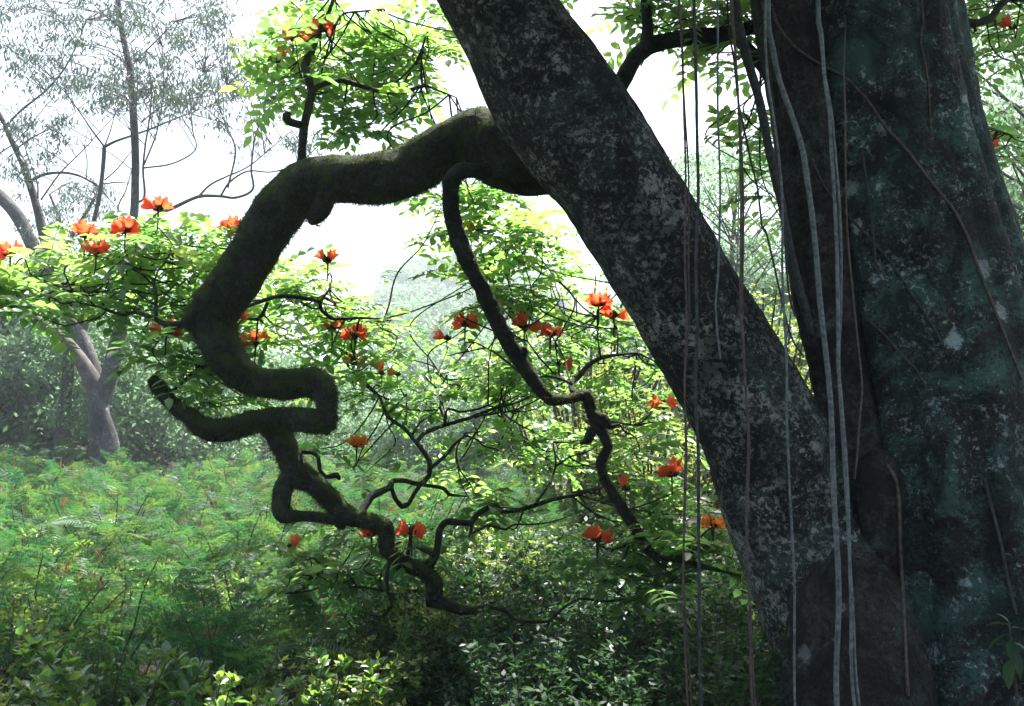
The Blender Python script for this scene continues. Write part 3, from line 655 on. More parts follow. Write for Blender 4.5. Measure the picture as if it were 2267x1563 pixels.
SPRAYS = [(110, 620, 120, 55, 6.2, .5, 13), (270, 575, 130, 65, 6.2, .5, 15), (430, 555, 100, 75, 6.3, .5, 14), (100, 680, 90, 35, 6.0, .4, 9), (330, 645, 60, 40, 6.3, .4, 5), (480, 620, 55, 60, 6.4, .3, 7),
    (30, 640, 50, 60, 6.3, .3, 5), (430, 785, 90, 55, 5.9, .3, 10), (490, 870, 55, 40, 6.3, .3, 6), (575, 750, 50, 35, 6.3, .3, 4), (390, 745, 40, 30, 5.9, .2, 3),
    (660, 640, 120, 60, 6.8, .5, 13), (820, 720, 110, 40, 6.8, .4, 9), (620, 600, 40, 40, 7, .3, 3),
    (700, 110, 80, 80, 5.9, .5, 9), (820, 160, 120, 100, 6.3, .6, 14), (950, 110, 70, 90, 6.4, .5, 7), (820, 255, 90, 55, 6.2, .5, 8), (930, 15, 100, 30, 6.5, .4, 5), (690, 5, 60, 25, 6.1, .3, 4), (645, 200, 30, 35, 5.8, .3, 4),
    (1100, 490, 110, 70, 6.6, .5, 13), (1170, 575, 65, 80, 6.5, .4, 11), (1110, 650, 70, 40, 6.4, .3, 5), (960, 490, 30, 45, 6.2, .3, 3), (1050, 640, 30, 25, 6, .2, 2), (1070, 430, 60, 30, 6.4, .3, 4),
    (790, 800, 100, 75, 7, .6, 9), (900, 870, 120, 80, 7.2, .6, 8), (1020, 850, 130, 90, 7.2, .6, 8), (1130, 900, 130, 100, 7.3, .6, 9), (1250, 750, 100, 55, 6.9, .5, 8), (1360, 735, 70, 60, 6.8, .5, 6), (1380, 850, 80, 80, 6.8, .5, 6), (1420, 950, 75, 60, 6.7, .4, 6),
    (1200, 1000, 130, 60, 7.4, .6, 6), (1020, 1000, 120, 50, 7.3, .5, 6), (1080, 780, 90, 40, 7, .4, 4), (760, 1010, 70, 60, 6.8, .4, 4), (1440, 1060, 50, 50, 6.6, .4, 4), (900, 760, 80, 40, 7, .4, 3), (1200, 850, 60, 50, 7.0, .4, 4),
    (1330, 1230, 60, 45, 6.2, .3, 7), (1450, 1130, 65, 60, 6.3, .3, 8), (1560, 1205, 75, 45, 6.0, .3, 9), (1480, 1270, 90, 35, 6, .3, 6),
    (720, 1250, 90, 50, 6.3, .4, 9), (870, 1230, 40, 60, 6.4, .3, 5), (660, 1300, 60, 50, 6.4, .3, 5), (1080, 1120, 70, 30, 6.6, .3, 5), (760, 1180, 60, 30, 6.3, .3, 3),
    (1500, 35, 110, 45, 5.8, .4, 10), (1620, 55, 60, 45, 5.7, .3, 6), (1310, -8, 80, 16, 5.6, .3, 3), (1715, 280, 35, 60, 6, .3, 5), (1722, 440, 25, 60, 6, .3, 4), (1600, 120, 80, 20, 5.7, .3, 3),
    (2185, 55, 90, 70, 6.5, .5, 8), (2195, 330, 55, 65, 6.8, .4, 7), (2225, 130, 45, 45, 6.2, .3, 3)]
for s in SPRAYS: spray(*s)

# the 300 leaves that show largest are parts of their own, the rest one part
def in_frame(p, m=20):
    x, y, f = project(p); return -m < x < IW + m and -m < y < IH + m
scored = sorted(range(len(LEAF_M)), key=lambda i: -(np.linalg.norm(LEAF_M[i][1][:3, 0]) / max(.1, LEAF_M[i][1][1, 3])) if in_frame(LEAF_M[i][1][:3, 3]) else 0)
for i in scored[:300]:
    k, m = LEAF_M[i]
    part('leaf', LEAF_ME[k], tree, Matrix([list(r) for r in m]))
rest = MB()
for k in range(len(LEAF_T)):
    ms = [LEAF_M[i][1] for i in scored[300:] if LEAF_M[i][0] == k]
    if ms: inst(rest, LEAF_T[k], np.array(ms))
part('foliage', rest.mesh('foliage', MT['leaf']), tree, kind='stuff')
part('twigs', twigs.mesh('twigs', MT['branch']), tree, kind='stuff')

# unseen crown above the frame, added and shaped to shade stems and shrubs
crown = MB(); cm = []
tips = np.array(CROWN_TIPS)
while len(cm) < 7500:
    b = tips[RNG.integers(len(tips))]
    c = b + RNG.normal(size=3) * np.array((1.0, 1.0, .55)) + np.array((0, 0, .3))
    x, y, f = project(c)
    lit = False
    for zz in (1.9, 2.8, 3.7):
        k_ = (c[2] - zz) / math.tan(SUN_EL); sx_, sy_ = c[0] - k_ * math.sin(SUN_AZ), c[1] - k_ * math.cos(SUN_AZ)
        if -4 < sx_ < 1.35 and 5.5 < sy_ < 8.6: lit = True
    k_ = (c[2] - .7) / math.tan(SUN_EL); sx_, sy_ = c[0] - k_ * math.sin(SUN_AZ), c[1] - k_ * math.cos(SUN_AZ)
    if -6 < sx_ < -.25 and 3.0 < sy_ < 12: lit = True
    if lit: continue                                     # leaves left out where they would shade the sprays and front shrubs
    if c[2] < 4.4 or (y > -90 and -300 < x < IW + 300): continue
    a0 = RNG.uniform(0, 6.28)
    for k in range(5):
        a = a0 + k * 1.257; e = RNG.normal(.1, .35)
        d = np.array([math.cos(a) * math.cos(e), math.sin(a) * math.cos(e), math.sin(e)])
        cm.append(mat4(rotmat((RNG.uniform(-.3, .3), RNG.uniform(-.3, .3), 1), 0, d), c, RNG.uniform(1.0, 1.5)))
cm = np.array(cm)
for k in range(3): inst(crown, LEAF_LO[k], cm[k::3])
part('added_shade_foliage', crown.mesh('added_shade_foliage', MT['leaf']), tree, kind='stuff')

# moss fringe on the limbs
mossb = MB()
for (V, Q, T, c, r, N, rr), n in TUBES:
    nr, ns = rr.shape
    n = int(n * 2.2); ii = RNG.integers(0, nr, n); jj = RNG.integers(0, ns, n)
    keep = []
    ii = np.minimum(ii, nr - 2); fa = RNG.random((n, 1)); fb = RNG.random((n, 1)); j2 = (jj + 1) % ns
    n0 = N[ii, jj] * (1 - fb) + N[ii, j2] * fb; n0 /= np.linalg.norm(n0, axis=1)[:, None]
    r0 = rr[ii, jj][:, None] * (1 - fb) + rr[ii, j2][:, None] * fb
    base = c[ii] * (1 - fa) + c[ii + 1] * fa + n0 * r0 * .985
    clump = np.array([noise.noise(Vector(b * 9)) for b in base])
    k = clump > RNG.uniform(-.55, .45, n); n0 = n0[k]; base = base[k]; m = len(base)
    d = n0 + RNG.normal(0, .5, (m, 3)) + np.array((0, 0, -.35)); d /= np.linalg.norm(d, axis=1)[:, None]
    L = RNG.uniform(.008, .030, m)[:, None] * (1 + .7 * (n0[:, 2:3] < -.3) * (RNG.random((m, 1)) < .25))
    side = np.cross(d, RNG.normal(size=(m, 3))); side /= np.linalg.norm(side, axis=1)[:, None] + 1e-9
    w = RNG.uniform(.0009, .0021, m)[:, None]
    W = np.stack([base - side * w, base + side * w, base + d * L], 1).reshape(-1, 3)
    mossb.add(W, None, np.arange(m * 3).reshape(-1, 3))
part('moss', mossb.mesh('moss', MT['moss'], False), tree, kind='stuff')

# ---- blossoms
FLOW = [(350, 455, 3, 5.9), (278, 503, 5, 5.8), (188, 515, 3, 5.85), (212, 550, 4, 5.75), (22, 556, 2, 6.0), (510, 503, 3, 6.0), (710, 60, 4, 5.7), (650, 78, 2, 5.75), (613, 126, 1, 5.8), (725, 570, 2, 6.3),
        (368, 727, 3, 5.6), (516, 692, 2, 5.75), (565, 752, 2, 6.0), (735, 722, 2, 6.5), (785, 737, 5, 6.5), (845, 818, 1, 6.7), (1030, 712, 3, 6.2), (990, 741, 1, 6.3), (1160, 715, 2, 6.1), (1218, 732, 2, 6.1),
        (1325, 666, 5, 6.15), (1358, 692, 2, 6.2), (1470, 892, 3, 6.2), (1487, 1043, 4, 6.0), (1322, 1188, 4, 5.9), (645, 1204, 1, 6.1), (822, 1177, 2, 5.95), (912, 1172, 3, 5.9), (790, 978, 4, 6.4), (1580, 1156, 3, 5.85),
        (2245, 52, 1, 6.2), (2178, 322, 1, 6.4), (1385, 1074, 1, 6.2), (1060, 500, 1, 6.3), (782, 795, 2, 6.8), (880, 820, 1, 6.8), (1238, 797, 1, 6.3)]
OLD = {(790, 978), (1580, 1156), (1060, 500), (782, 795), (880, 820)}
for fx, fy, n, Y in FLOW:
    c = P(fx, fy + 12, Y)
    cl = part('flower_cluster', BUD_ME[rs.randrange(3)], tree, Matrix.Translation(c) @ Matrix.Rotation(rs.uniform(0, 6.28), 4, 'Z') @ Matrix.Scale(1.0 if n > 1 else .7, 4))
    co, i, dist = kd.find(Vector(c))
    a0 = rs.uniform(0, 6.28)
    n = n + (1 if n > 1 else 0)
    for k in range(n):
        a = a0 + k * 6.283 / max(n, 2) + rs.uniform(-.3, .3); e = rs.uniform(.0, .85)
        d = np.array((math.cos(a) * math.cos(e), math.sin(a) * .8 * math.cos(e), math.sin(e)))
        m = mat4(rotmat((0, 0, 1), rs.uniform(-.4, .4), d), np.array(c) + d * .022 + np.array((0, 0, .008)), rs.uniform(.75, .98))
        part('flower', CUP_OLD[0] if (fx, fy) in OLD else CUP_ME[rs.randrange(4)], cl, Matrix([list(r) for r in m]))
stalks = MB()
for fx, fy, n, Y in FLOW:
    c = np.array(P(fx, fy + 12, Y)); co, i, dist = kd.find(Vector(c)); a = np.array(co)
    mid = (a + c) / 2 + np.array((0, 0, -.15 * dist))
    V, Q, T = tube([(*a, .006), (*mid, .005), (*(c - np.array((0, 0, .1))), .004)], 5, .06, cap=False)[:3]; stalks.add(V, Q, T)
part('flower_stalks', stalks.mesh('flower_stalks', MT['branch']), tree, kind='stuff')

# ------------------------------------------------------------------ hanging roots and climbers
def hang(name, rows, mat, label, group=None, cat='vine', seg=8, top=None, bottom=None, twin=0.0):
    """rows (px,py,w,Y)"""
    rows = list(rows)
    pts = px_path(rows)
    if top is not None: pts = [top] + pts
    if bottom: 
        x, y, z, r = pts[-1]; pts.append((x + .02, y, z * .4 + ground_z(x, y) * .6, r)); pts.append((x + .03, y, ground_z(x, y) - .05, r))
    C_ = catmull(pts, .16); sd = pts[0][0] * 9.0
    if name == 'hanging_vine':
        for k_ in range(1, len(C_) - 1):
            q_ = noise.noise_vector(Vector((sd, 1.3, C_[k_][2] * 2.2))); C_[k_][0] += .016 * q_.x; C_[k_][1] += .016 * q_.y
        pts = [tuple(q) for q in C_]
    base = Vector(pts[-1][:3])
    mb = MB(); V, Q, T = tube(pts, seg, .035, .16, 22, 0, pts[0][0] * 7)[:3]; mb.add(V, Q, T)
    if twin:
        p2 = [(x + math.sin(z * 3.1) * twin * .7 + twin * .5, y + math.cos(z * 3.1) * twin * .5 + .01, z, r * .8) for x, y, z, r in catmull(pts, .12)]
        V, Q, T = tube(p2, seg, .035, .16, 22, 0, 3.3)[:3]; mb.add(V, Q, T)
    V, Q, T = mb.arrays()
    o = single(name, make_mesh(name, V - np.array(base), Q, T, MT[mat]), label, cat, group, base)
    return o
def over_top(px):
    """point on the overhead limb above a pixel column"""
    best = min(catmull(OVER, .05), key=lambda q: abs(project(q)[0] - px)); return best
def wiggle(rows, a=2.0, n=2):
    return rows
def hv(cols, w, Y, mat, label, bottom=True, twin=0.0, seg=8):
    x0 = cols[0][0]; b = over_top(x0); t = (b[0], b[1], b[2] - b[3] * .5, .5 * w * M_PER_PX(0, Y))
    n = len(cols); Y0 = b[1]
    w = w * .8
    rows = [(px, py, w, Y0 + (Y - Y0) * min(1, (i + 1) / 3)) for i, (px, py) in enumerate(cols)]
    return hang('hanging_vine', rows, mat, label, 'hanging roots and vines', seg=seg, top=t, bottom=bottom, twin=twin)
hv([(1506, 0), (1511, 100), (1513, 200), (1514, 333), (1515, 450), (1519, 600), (1519, 700), (1516, 800), (1518, 1000), (1516, 1150), (1512, 1300), (1518, 1450), (1522, 1563)], 6, 4.1, 'vine_brown', 'brown hanging vine with a twin strand left of all the others, crossing the leaning stem', twin=.014)
hv([(1538, 0), (1540, 130), (1542, 215), (1541, 330), (1543, 450), (1542, 600), (1546, 750), (1543, 900), (1546, 1100), (1551, 1300), (1548, 1450), (1550, 1563)], 9, 4.05, 'vine_dark', 'grey-brown hanging vine beside the twin-stranded one, reaching the shrubs')
hv([(1588, 0), (1588, 130), (1590, 250), (1592, 400), (1590, 480), (1588, 600), (1584, 680), (1590, 760), (1595, 795)], 6, 4.1, 'vine_pale', 'grey hanging root whose loose end stops halfway down the leaning stem', bottom=False)
hv([(1622, 0), (1630, 100), (1632, 215), (1634, 330), (1636, 450), (1640, 600), (1643, 720), (1648, 850), (1655, 1000), (1653, 1150), (1656, 1300), (1664, 1450), (1670, 1563)], 7, 4.1, 'vine_brown', 'long reddish-brown hanging vine in front of the lower leaning stem', twin=.01)
hv([(1610, 0), (1614, 70), (1625, 130), (1634, 220), (1648, 290), (1660, 350), (1676, 420), (1684, 500), (1692, 512), (1710, 580), (1735, 680), (1755, 750), (1780, 790)], 6, 4.6, 'vine_dark', 'thin dark vine slanting across the sunlit gap between the stems', bottom=False)
hang('liana', [(1600, -200, 22, 4.3), (1625, -10, 22, 4.6), (1640, 80, 22, 4.7), (1660, 150, 22, 4.75), (1680, 220, 20, 4.8), (1695, 290, 20, 4.82), (1706, 350, 20, 4.84), (1720, 410, 19, 4.86), (1732, 460, 18, 4.88), (1746, 540, 20, 4.9), (1770, 640, 20, 4.93), (1800, 740, 18, 4.97)], 'vine_dark', 'thick dark liana leaning against the ribbed stem at the gap', 'hanging roots and vines', seg=10)
hv([(1700, 100), (1715, 300), (1728, 430), (1735, 600), (1737, 750), (1740, 900), (1745, 1010), (1747, 1100), (1752, 1200), (1757, 1300), (1759, 1400), (1766, 1563)], 7, 4.2, 'vine_pale', 'thin pale hanging root running down over the fork to the root flare')
hv([(1812, 0), (1820, 80), (1824, 170), (1834, 250), (1838, 350), (1843, 450), (1850, 560), (1856, 700), (1857, 800), (1863, 900), (1868, 1000), (1872, 1100), (1878, 1250), (1885, 1400), (1890, 1520)], 10, 3.95, 'vine_pale', 'pair of entwined pale grey hanging roots in front of the upright stem', twin=.018)
hv([(1702, 20), (1712, 100), (1730, 180), (1755, 260), (1775, 330), (1790, 420), (1800, 490), (1812, 600), (1820, 700), (1828, 800), (1838, 900), (1843, 1000), (1845, 1100), (1848, 1200), (1855, 1350), (1860, 1563)], 15, 4.3, 'vine_pale', 'thickest pale grey root, smooth and straight, before the ribbed stem', seg=10)
hv([(1688, 0), (1700, 120), (1712, 260), (1722, 400), (1735, 520), (1750, 640), (1762, 700)], 6, 4.75, 'vine_dark', 'thin black vine hugging the edge of the ribbed stem', bottom=False)
hv([(1868, 0), (1869, 150), (1872, 300), (1877, 450), (1882, 560), (1890, 660), (1900, 760), (1908, 860), (1900, 950), (1892, 1060)], 5, 4.2, 'vine_brown', 'thin russet vine hanging close to the paired pale roots', bottom=False)

def creeper(cols, w, mat, label, lift=.6):
    rows = []
    w = w * .75
    C = catmull([(x, y, 0, 0) for x, y in cols], 25)
    for x, y in C[:, :2]:
        Y = surf_Y(x, y, 4.9); rows.append((x, y, w, Y - lift * .5 * w * M_PER_PX(y, Y)))
    # smooth the distances
    Yv = np.array([r[3] for r in rows]); 
    for _ in range(2): Yv[1:-1] = np.minimum(Yv[1:-1], (Yv[:-2] + Yv[1:-1] * 2 + Yv[2:]) / 4 + .004)
    rows = [(r[0], r[1], r[2], float(y)) for r, y in zip(rows, Yv)]
    return hang('creeper', rows, mat, label, 'creepers on the bark', seg=7)
creeper([(1708, 10), (1725, 60), (1770, 112), (1830, 150), (1870, 172), (1920, 222), (1960, 280), (2010, 335), (2060, 402), (2108, 460), (2140, 520), (2165, 590), (2200, 680), (2235, 770), (2262, 840)], 9, 'vine_brown', 'long brown creeper slanting down across the whole upright stem')
creeper([(2040, 0), (2043, 50), (2037, 90), (2048, 140), (2056, 200), (2059, 260), (2062, 305)], 6, 'vine_brown', 'short russet creeper high on the right flank of the upright stem')
creeper([(1800, 360), (1830, 420), (1880, 480), (1930, 532), (1972, 582), (2012, 640), (2045, 690), (2075, 740), (2090, 770)], 8, 'vine_dark', 'dark creeper slanting across the middle of the upright stem')
creeper([(1905, 690), (1935, 720), (1962, 745), (2000, 790), (2030, 820), (2052, 862)], 5, 'vine_brown', 'thin branching creeper on the teal patch of the upright stem')
creeper([(1965, 1030), (1982, 1060), (1990, 1110), (1993, 1200), (1998, 1300), (2004, 1420), (2010, 1540)], 11, 'vine_brown', 'brown creeper running down from the rounded burl to the ground')
creeper([(1908, 330), (1918, 400), (1928, 470), (1935, 540), (1940, 600)], 9, 'vine_dark', 'short dark creeper standing upright on the lichen face')
creeper([(2180, 1060), (2200, 1140), (2215, 1200), (2235, 1300), (2250, 1360)], 10, 'vine_dark', 'dark creeper low on the right flank above the leafy seedling')

# ------------------------------------------------------------------ gum trees on the left
def gum(name, label, stems, base_px, Y, blobs, seed, matname='euc', leafn=60):
    """stems: list of (rows, mat) in photo pixels; blobs: leaf masses"""
    b = P(base_px, 1100, Y); bz = ground_z(b.x, Y); t = thing(name, label, 'tree', (b.x, Y, bz), 'gum trees')
    nodes = []
    for rows, mt, nm in stems:
        pts = px_path(rows); w = max(p[3] for p in pts)
        if nm == 'trunk':
            x, y, z, r = pts[0]; pts = [(x, Y, bz - .3, r * 1.25), (x, Y, bz + .4, r * 1.12)] + pts
        V, Q, T = tube(pts, 14 if w > .08 else 7, max(.08, w * .5), .05, 4, 0, seed, lump=.08)[:3]
        part(nm, make_mesh(nm, V, Q, T, MT[mt]), t)
        nodes += [tuple(c[:3]) for c in catmull(pts, .3)]
    kk = KDTree(len(nodes)); [kk.insert(Vector(n), i) for i, n in enumerate(nodes)]; kk.balance()
    tw = MB(); ms = []
    for cx, cy_, rx, ry, n in blobs:
        for _ in range(n):
            while True:
                u, v = RNG.uniform(-1, 1, 2)
                if u * u + v * v < 1: break
            p = np.array(P(cx + u * rx, cy_ + v * ry, Y + RNG.normal(0, 1.2))); co, i, d = kk.find(Vector(p)); a = np.array(co)
            mid = (a + p) / 2 + np.array((RNG.normal(0, .12), RNG.normal(0, .12), .10 * d))
            V, Q, T = tube([(*a, .012), (*mid, .009), (*p, .004)], 3, .3, cap=False)[:3]; tw.add(V, Q, T)
            tr = RNG.uniform(.07, .20)
            for k in range(int(leafn * RNG.uniform(.5, 1.2))):
                q = p + RNG.normal(size=3) * tr * np.array((1.2, 1.2, .75)); dd = np.array((RNG.normal(0, .55), RNG.normal(0, .55), -1.0 + RNG.normal(0, .35)))
                ms.append(mat4(rotmat(rand_dir(), 0, dd), q, RNG.uniform(.7, 1.25)))
    part('twigs', tw.mesh('twigs', MT['eucdark']), t, kind='stuff')
    fm = MB(); inst(fm, leaflet_lo(.13, .026, .12), np.array(ms)); part('foliage', fm.mesh('foliage', MT['eucleaf']), t, kind='stuff')
    return t
z = .3352
def Z(rows, w, Y): return [(x * z, y * z, ww * z, Y) for (x, y), ww in zip(rows, np.linspace(w[0], w[1], len(rows)))]
YG = 19.0
gum('gum_tree', 'pale gum tree with a trunk forking into three near ground level', [
    ([(232, 1040, 62, YG), (226, 990, 56, YG), (221, 930, 44, YG), (218, 885, 42, YG), (215, 850, 26, YG)], 'euc', 'trunk'),
    ([(222, 895, 34, YG), (238, 845, 36, YG), (252, 790, 34, YG), (264, 740, 32, YG), (273, 690, 28, YG), (286, 600, 24, YG), (297, 469, 19, YG), (300, 369, 17, YG), (297, 285, 17, YG), (292, 201, 16, YG), (285, 141, 15, YG), (271, 74, 13, YG), (261, 0, 12, YG), (255, -120, 10, YG)], 'euc', 'limb'),
    ([(216, 890, 36, YG), (205, 845, 38, YG), (181, 802, 33, YG), (144, 755, 28, YG), (104, 725, 24, YG), (60, 690, 22, YG), (20, 650, 20, YG), (-40, 600, 18, YG)], 'eucdark', 'limb'),
    ([(216, 880, 36, YG + .5), (208, 835, 40, YG + .5), (192, 780, 36, YG + .5), (176, 738, 28, YG + .5), (156, 708, 22, YG + .5), (125, 620, 24, YG + .5), (108, 560, 24, YG + .5), (96, 516, 22, YG + .5), (77, 442, 17, YG + .5), (64, 402, 16, YG + .5), (47, 355, 14, YG + .5), (25, 310, 12, YG + .5), (5, 265, 10, YG + .5), (-30, 200, 8, YG + .5)], 'euc', 'limb'),
    ([(176, 745, 20, YG + .6), (186, 715, 22, YG + .6), (190, 690, 18, YG + .6), (196, 640, 12, YG + .6), (201, 540, 9, YG + .6), (201, 517, 9, YG + .6), (209, 483, 9, YG + .6), (221, 429, 9, YG + .6), (228, 369, 9, YG + .6), (231, 325, 9, YG + .6)], 'eucdark', 'branch'),
    ([(238, 1030, 40, YG - .15), (244, 990, 40, YG - .2), (242, 955, 28, YG - .2), (230, 905, 16, YG - .1)], 'euc', 'burl'),
    (Z([(690, 970), (760, 935), (860, 900), (1000, 850), (1120, 800), (1250, 750)], (20, 8), YG + .5), 'eucdark', 'branch'),
    (Z([(690, 970), (600, 850), (540, 760), (430, 610), (340, 520)], (14, 6), YG + .6), 'eucdark', 'branch'),
    (Z([(690, 970), (730, 860), (760, 740)], (10, 5), YG + .6), 'eucdark', 'branch'),
    (Z([(640, 1225), (600, 1200), (520, 1160), (420, 1140), (300, 1150), (200, 1195)], (12, 22), YG + .5), 'euc', 'branch'),
    (Z([(880, 1340), (945, 1320), (955, 1250), (945, 1120), (960, 960), (990, 760), (1000, 560), (960, 350)], (18, 8), YG), 'eucdark', 'branch'),
    (Z([(945, 1110), (1140, 1080), (1290, 990), (1275, 870), (1265, 750), (1260, 650)], (12, 5), YG), 'eucdark', 'branch'),
    (Z([(950, 1090), (1020, 920), (1050, 800), (1080, 600), (1075, 400), (1070, 230)], (12, 5), YG), 'eucdark', 'branch'),
    (Z([(885, 410), (960, 340), (1070, 230), (1160, 140)], (12, 6), YG), 'eucdark', 'branch'),
    (Z([(860, 860), (900, 700), (905, 450), (870, 300)], (9, 5), YG), 'eucdark', 'branch'),
    (Z([(780, 170), (680, 90), (610, 20)], (12, 6), YG), 'eucdark', 'branch'),
    (Z([(930, 810), (1060, 710), (1260, 650), (1390, 630), (1500, 560)], (9, 4), YG), 'eucdark', 'branch'),
    (Z([(690, 1190), (770, 1120), (860, 1010), (950, 900)], (10, 4), YG + .5), 'eucdark', 'branch'),
    (Z([(685, 1215), (770, 1205), (860, 1210)], (10, 6), YG + .5), 'eucdark', 'branch'),
    (Z([(270, 1320), (400, 1140), (560, 980), (760, 760)], (12, 5), YG + .4), 'eucdark', 'branch'),
    (Z([(250, 1310), (245, 1200), (190, 1050), (150, 900), (140, 750)], (12, 5), YG + .4), 'eucdark', 'branch'),
    (Z([(100, 990), (210, 910), (330, 850), (500, 740)], (12, 5), YG + .5), 'eucdark', 'branch'),
    (Z([(40, 830), (150, 720), (300, 600), (420, 460), (510, 290), (570, 130)], (16, 8), YG + .5), 'eucdark', 'branch'),
    (Z([(505, 300), (440, 190), (370, 90)], (9, 5), YG + .5), 'eucdark', 'branch'),
    (Z([(0, 1010), (100, 940), (200, 830), (300, 700)], (10, 5), YG + .4), 'eucdark', 'branch'),
    (Z([(570, 1190), (575, 1060), (560, 960), (580, 860)], (9, 4), YG + .5), 'eucdark', 'branch'),
    ([(288, 590, 13, YG), (300, 545, 12, YG), (318, 510, 11, YG)] + Z([(1020, 1430), (1150, 1370), (1310, 1300), (1450, 1295), (1560, 1305), (1670, 1250), (1660, 1120), (1680, 930), (1710, 830), (1800, 680)], (28, 7), YG), 'eucdark', 'limb'),
    (Z([(1310, 1300), (1390, 1220), (1500, 1165), (1640, 1100), (1800, 970), (1920, 870)], (15, 6), YG), 'eucdark', 'branch'),
    (Z([(1460, 1290), (1520, 1200), (1640, 1130), (1800, 1135), (1970, 1075), (2120, 950), (2270, 830)], (15, 5), YG), 'eucdark', 'branch'),
    (Z([(1505, 1240), (1555, 1000), (1500, 840), (1420, 640), (1350, 480)], (15, 6), YG), 'eucdark', 'branch'),
    (Z([(1800, 960), (1720, 860), (1680, 760)], (7, 3), YG), 'eucdark', 'branch'),
    (Z([(850, 1500), (780, 1380), (830, 1260), (870, 1120)], (12, 6), YG), 'eucdark', 'branch'),
    ], 232, YG, [(555, 180, 45, 55, 12), (490, 255, 35, 35, 6), (560, 318, 35, 18, 4), (640, 320, 25, 20, 3), (700, 318, 35, 25, 5), (590, 230, 30, 40, 4), (60, 50, 90, 75, 24), (180, 50, 90, 55, 18), (240, 190, 100, 55, 30), (90, 165, 90, 60, 22), (370, 40, 140, 50, 38), (430, 140, 100, 75, 28), (330, 160, 60, 55, 14), (500, 160, 50, 80, 12), (40, 320, 45, 80, 14), (340, 225, 80, 45, 12), (150, 275, 35, 45, 5), (400, 240, 50, 30, 6), (480, 20, 60, 30, 8), (110, 360, 30, 50, 4)], 3)
gum('gum_tree', 'gum tree whose thick curved pale stem leans out behind the leafy spray', [
    ([(150, 1040, 34, 23), (150, 900, 30, 23), (138, 760, 30, 23), (110, 640, 30, 23), (78, 555, 30, 23), (40, 480, 29, 23), (0, 435, 28, 23), (-60, 380, 26, 23), (-140, 250, 20, 23)], 'euc', 'trunk'),
    ([(110, 640, 14, 23), (150, 540, 10, 23), (185, 480, 8, 23), (215, 430, 6, 23)], 'eucdark', 'branch'),
    ([(150, 540, 8, 23), (130, 480, 6, 23), (110, 430, 5, 23)], 'eucdark', 'branch'),
    ], 150, 23, [(185, 440, 75, 40, 26), (150, 490, 60, 40, 10), (60, 520, 30, 30, 3), (130, 540, 50, 30, 6), (30, 420, 30, 20, 2)], 12)

# ------------------------------------------------------------------ shrubs and trees: shared meshes
def frond_tmpl(rs, L=.26, npin=7, pl=.075, nl=6):
    """feathery twice-divided leaf along +x: each fine leaflet is a face"""
    V = []; T = []
    def tri(a, b, c): 
        n = len(V); V.extend([a, b, c]); T.append((n, n + 1, n + 2))
    droop = rs.uniform(.15, .6)
    ax = lambda t: np.array([L * t, 0, -droop * L * t * t])
    for i in range(5): 
        p, q = ax(i / 5), ax((i + 1) / 5); tri(p + (0, .0015, 0), p - (0, .0015, 0), q)
    for i in range(npin):
        t = .2 + .8 * i / (npin - 1); p = ax(t); pl_ = pl * (1 - .45 * abs(2 * t - 1.1))
        for s in (1, -1):
            a = s * R(rs.uniform(50, 72)); d = np.array((math.cos(a), math.sin(a), rs.uniform(-.3, .1))); d /= np.linalg.norm(d)
            side = np.array((-d[1], d[0], 0)); dr = rs.uniform(.1, .6)
            for k in range(nl):
                u = (k + .6) / nl; q = p + d * pl_ * u + np.array((0, 0, -dr * pl_ * u * u)); w = .017 * (1 - .5 * abs(2 * u - .9))
                st = d * pl_ / nl * .75
                for g in (1, -1): tri(q - st * .35, q + st * .6, q + side * g * w + d * w * .35 + np.array((0, 0, -.002)))
    return np.array(V), np.zeros((0, 4), int), np.array(T)
FRONDS = [frond_tmpl(rs, rs.uniform(.22, .30)) for _ in range(4)]

def stems_and_tips(rs, n, H, spread, lean=.0, sub=3):
    """arching stems from the base; returns stem MB and a list of (point, direction, height fraction)"""
    mb = MB(); tips = []
    for k in range(n):
        a = rs.uniform(0, 6.28); s = spread * rs.uniform(.25, 1.0); h = H * rs.uniform(.6, 1.0)
        pts = []
        for i in range(5):
            t = i / 4; pts.append((math.cos(a) * s * t ** 1.3 + rs.uniform(-.03, .03), math.sin(a) * s * t ** 1.3 + rs.uniform(-.03, .03), h * t * (1 - .12 * t), .009 * (1 - .75 * t) * max(.6, H)))
        V, Q, T = tube(pts, 4, .25, cap=False)[:3]; mb.add(V, Q, T)
        C = catmull(pts, .06)
        for q0, q1 in zip(C[:-1], C[1:]):
            f = q0[2] / H
            if f > .18: tips.append((q0[:3], (q1 - q0)[:3] / (np.linalg.norm((q1 - q0)[:3]) + 1e-9), f))
    return mb, tips

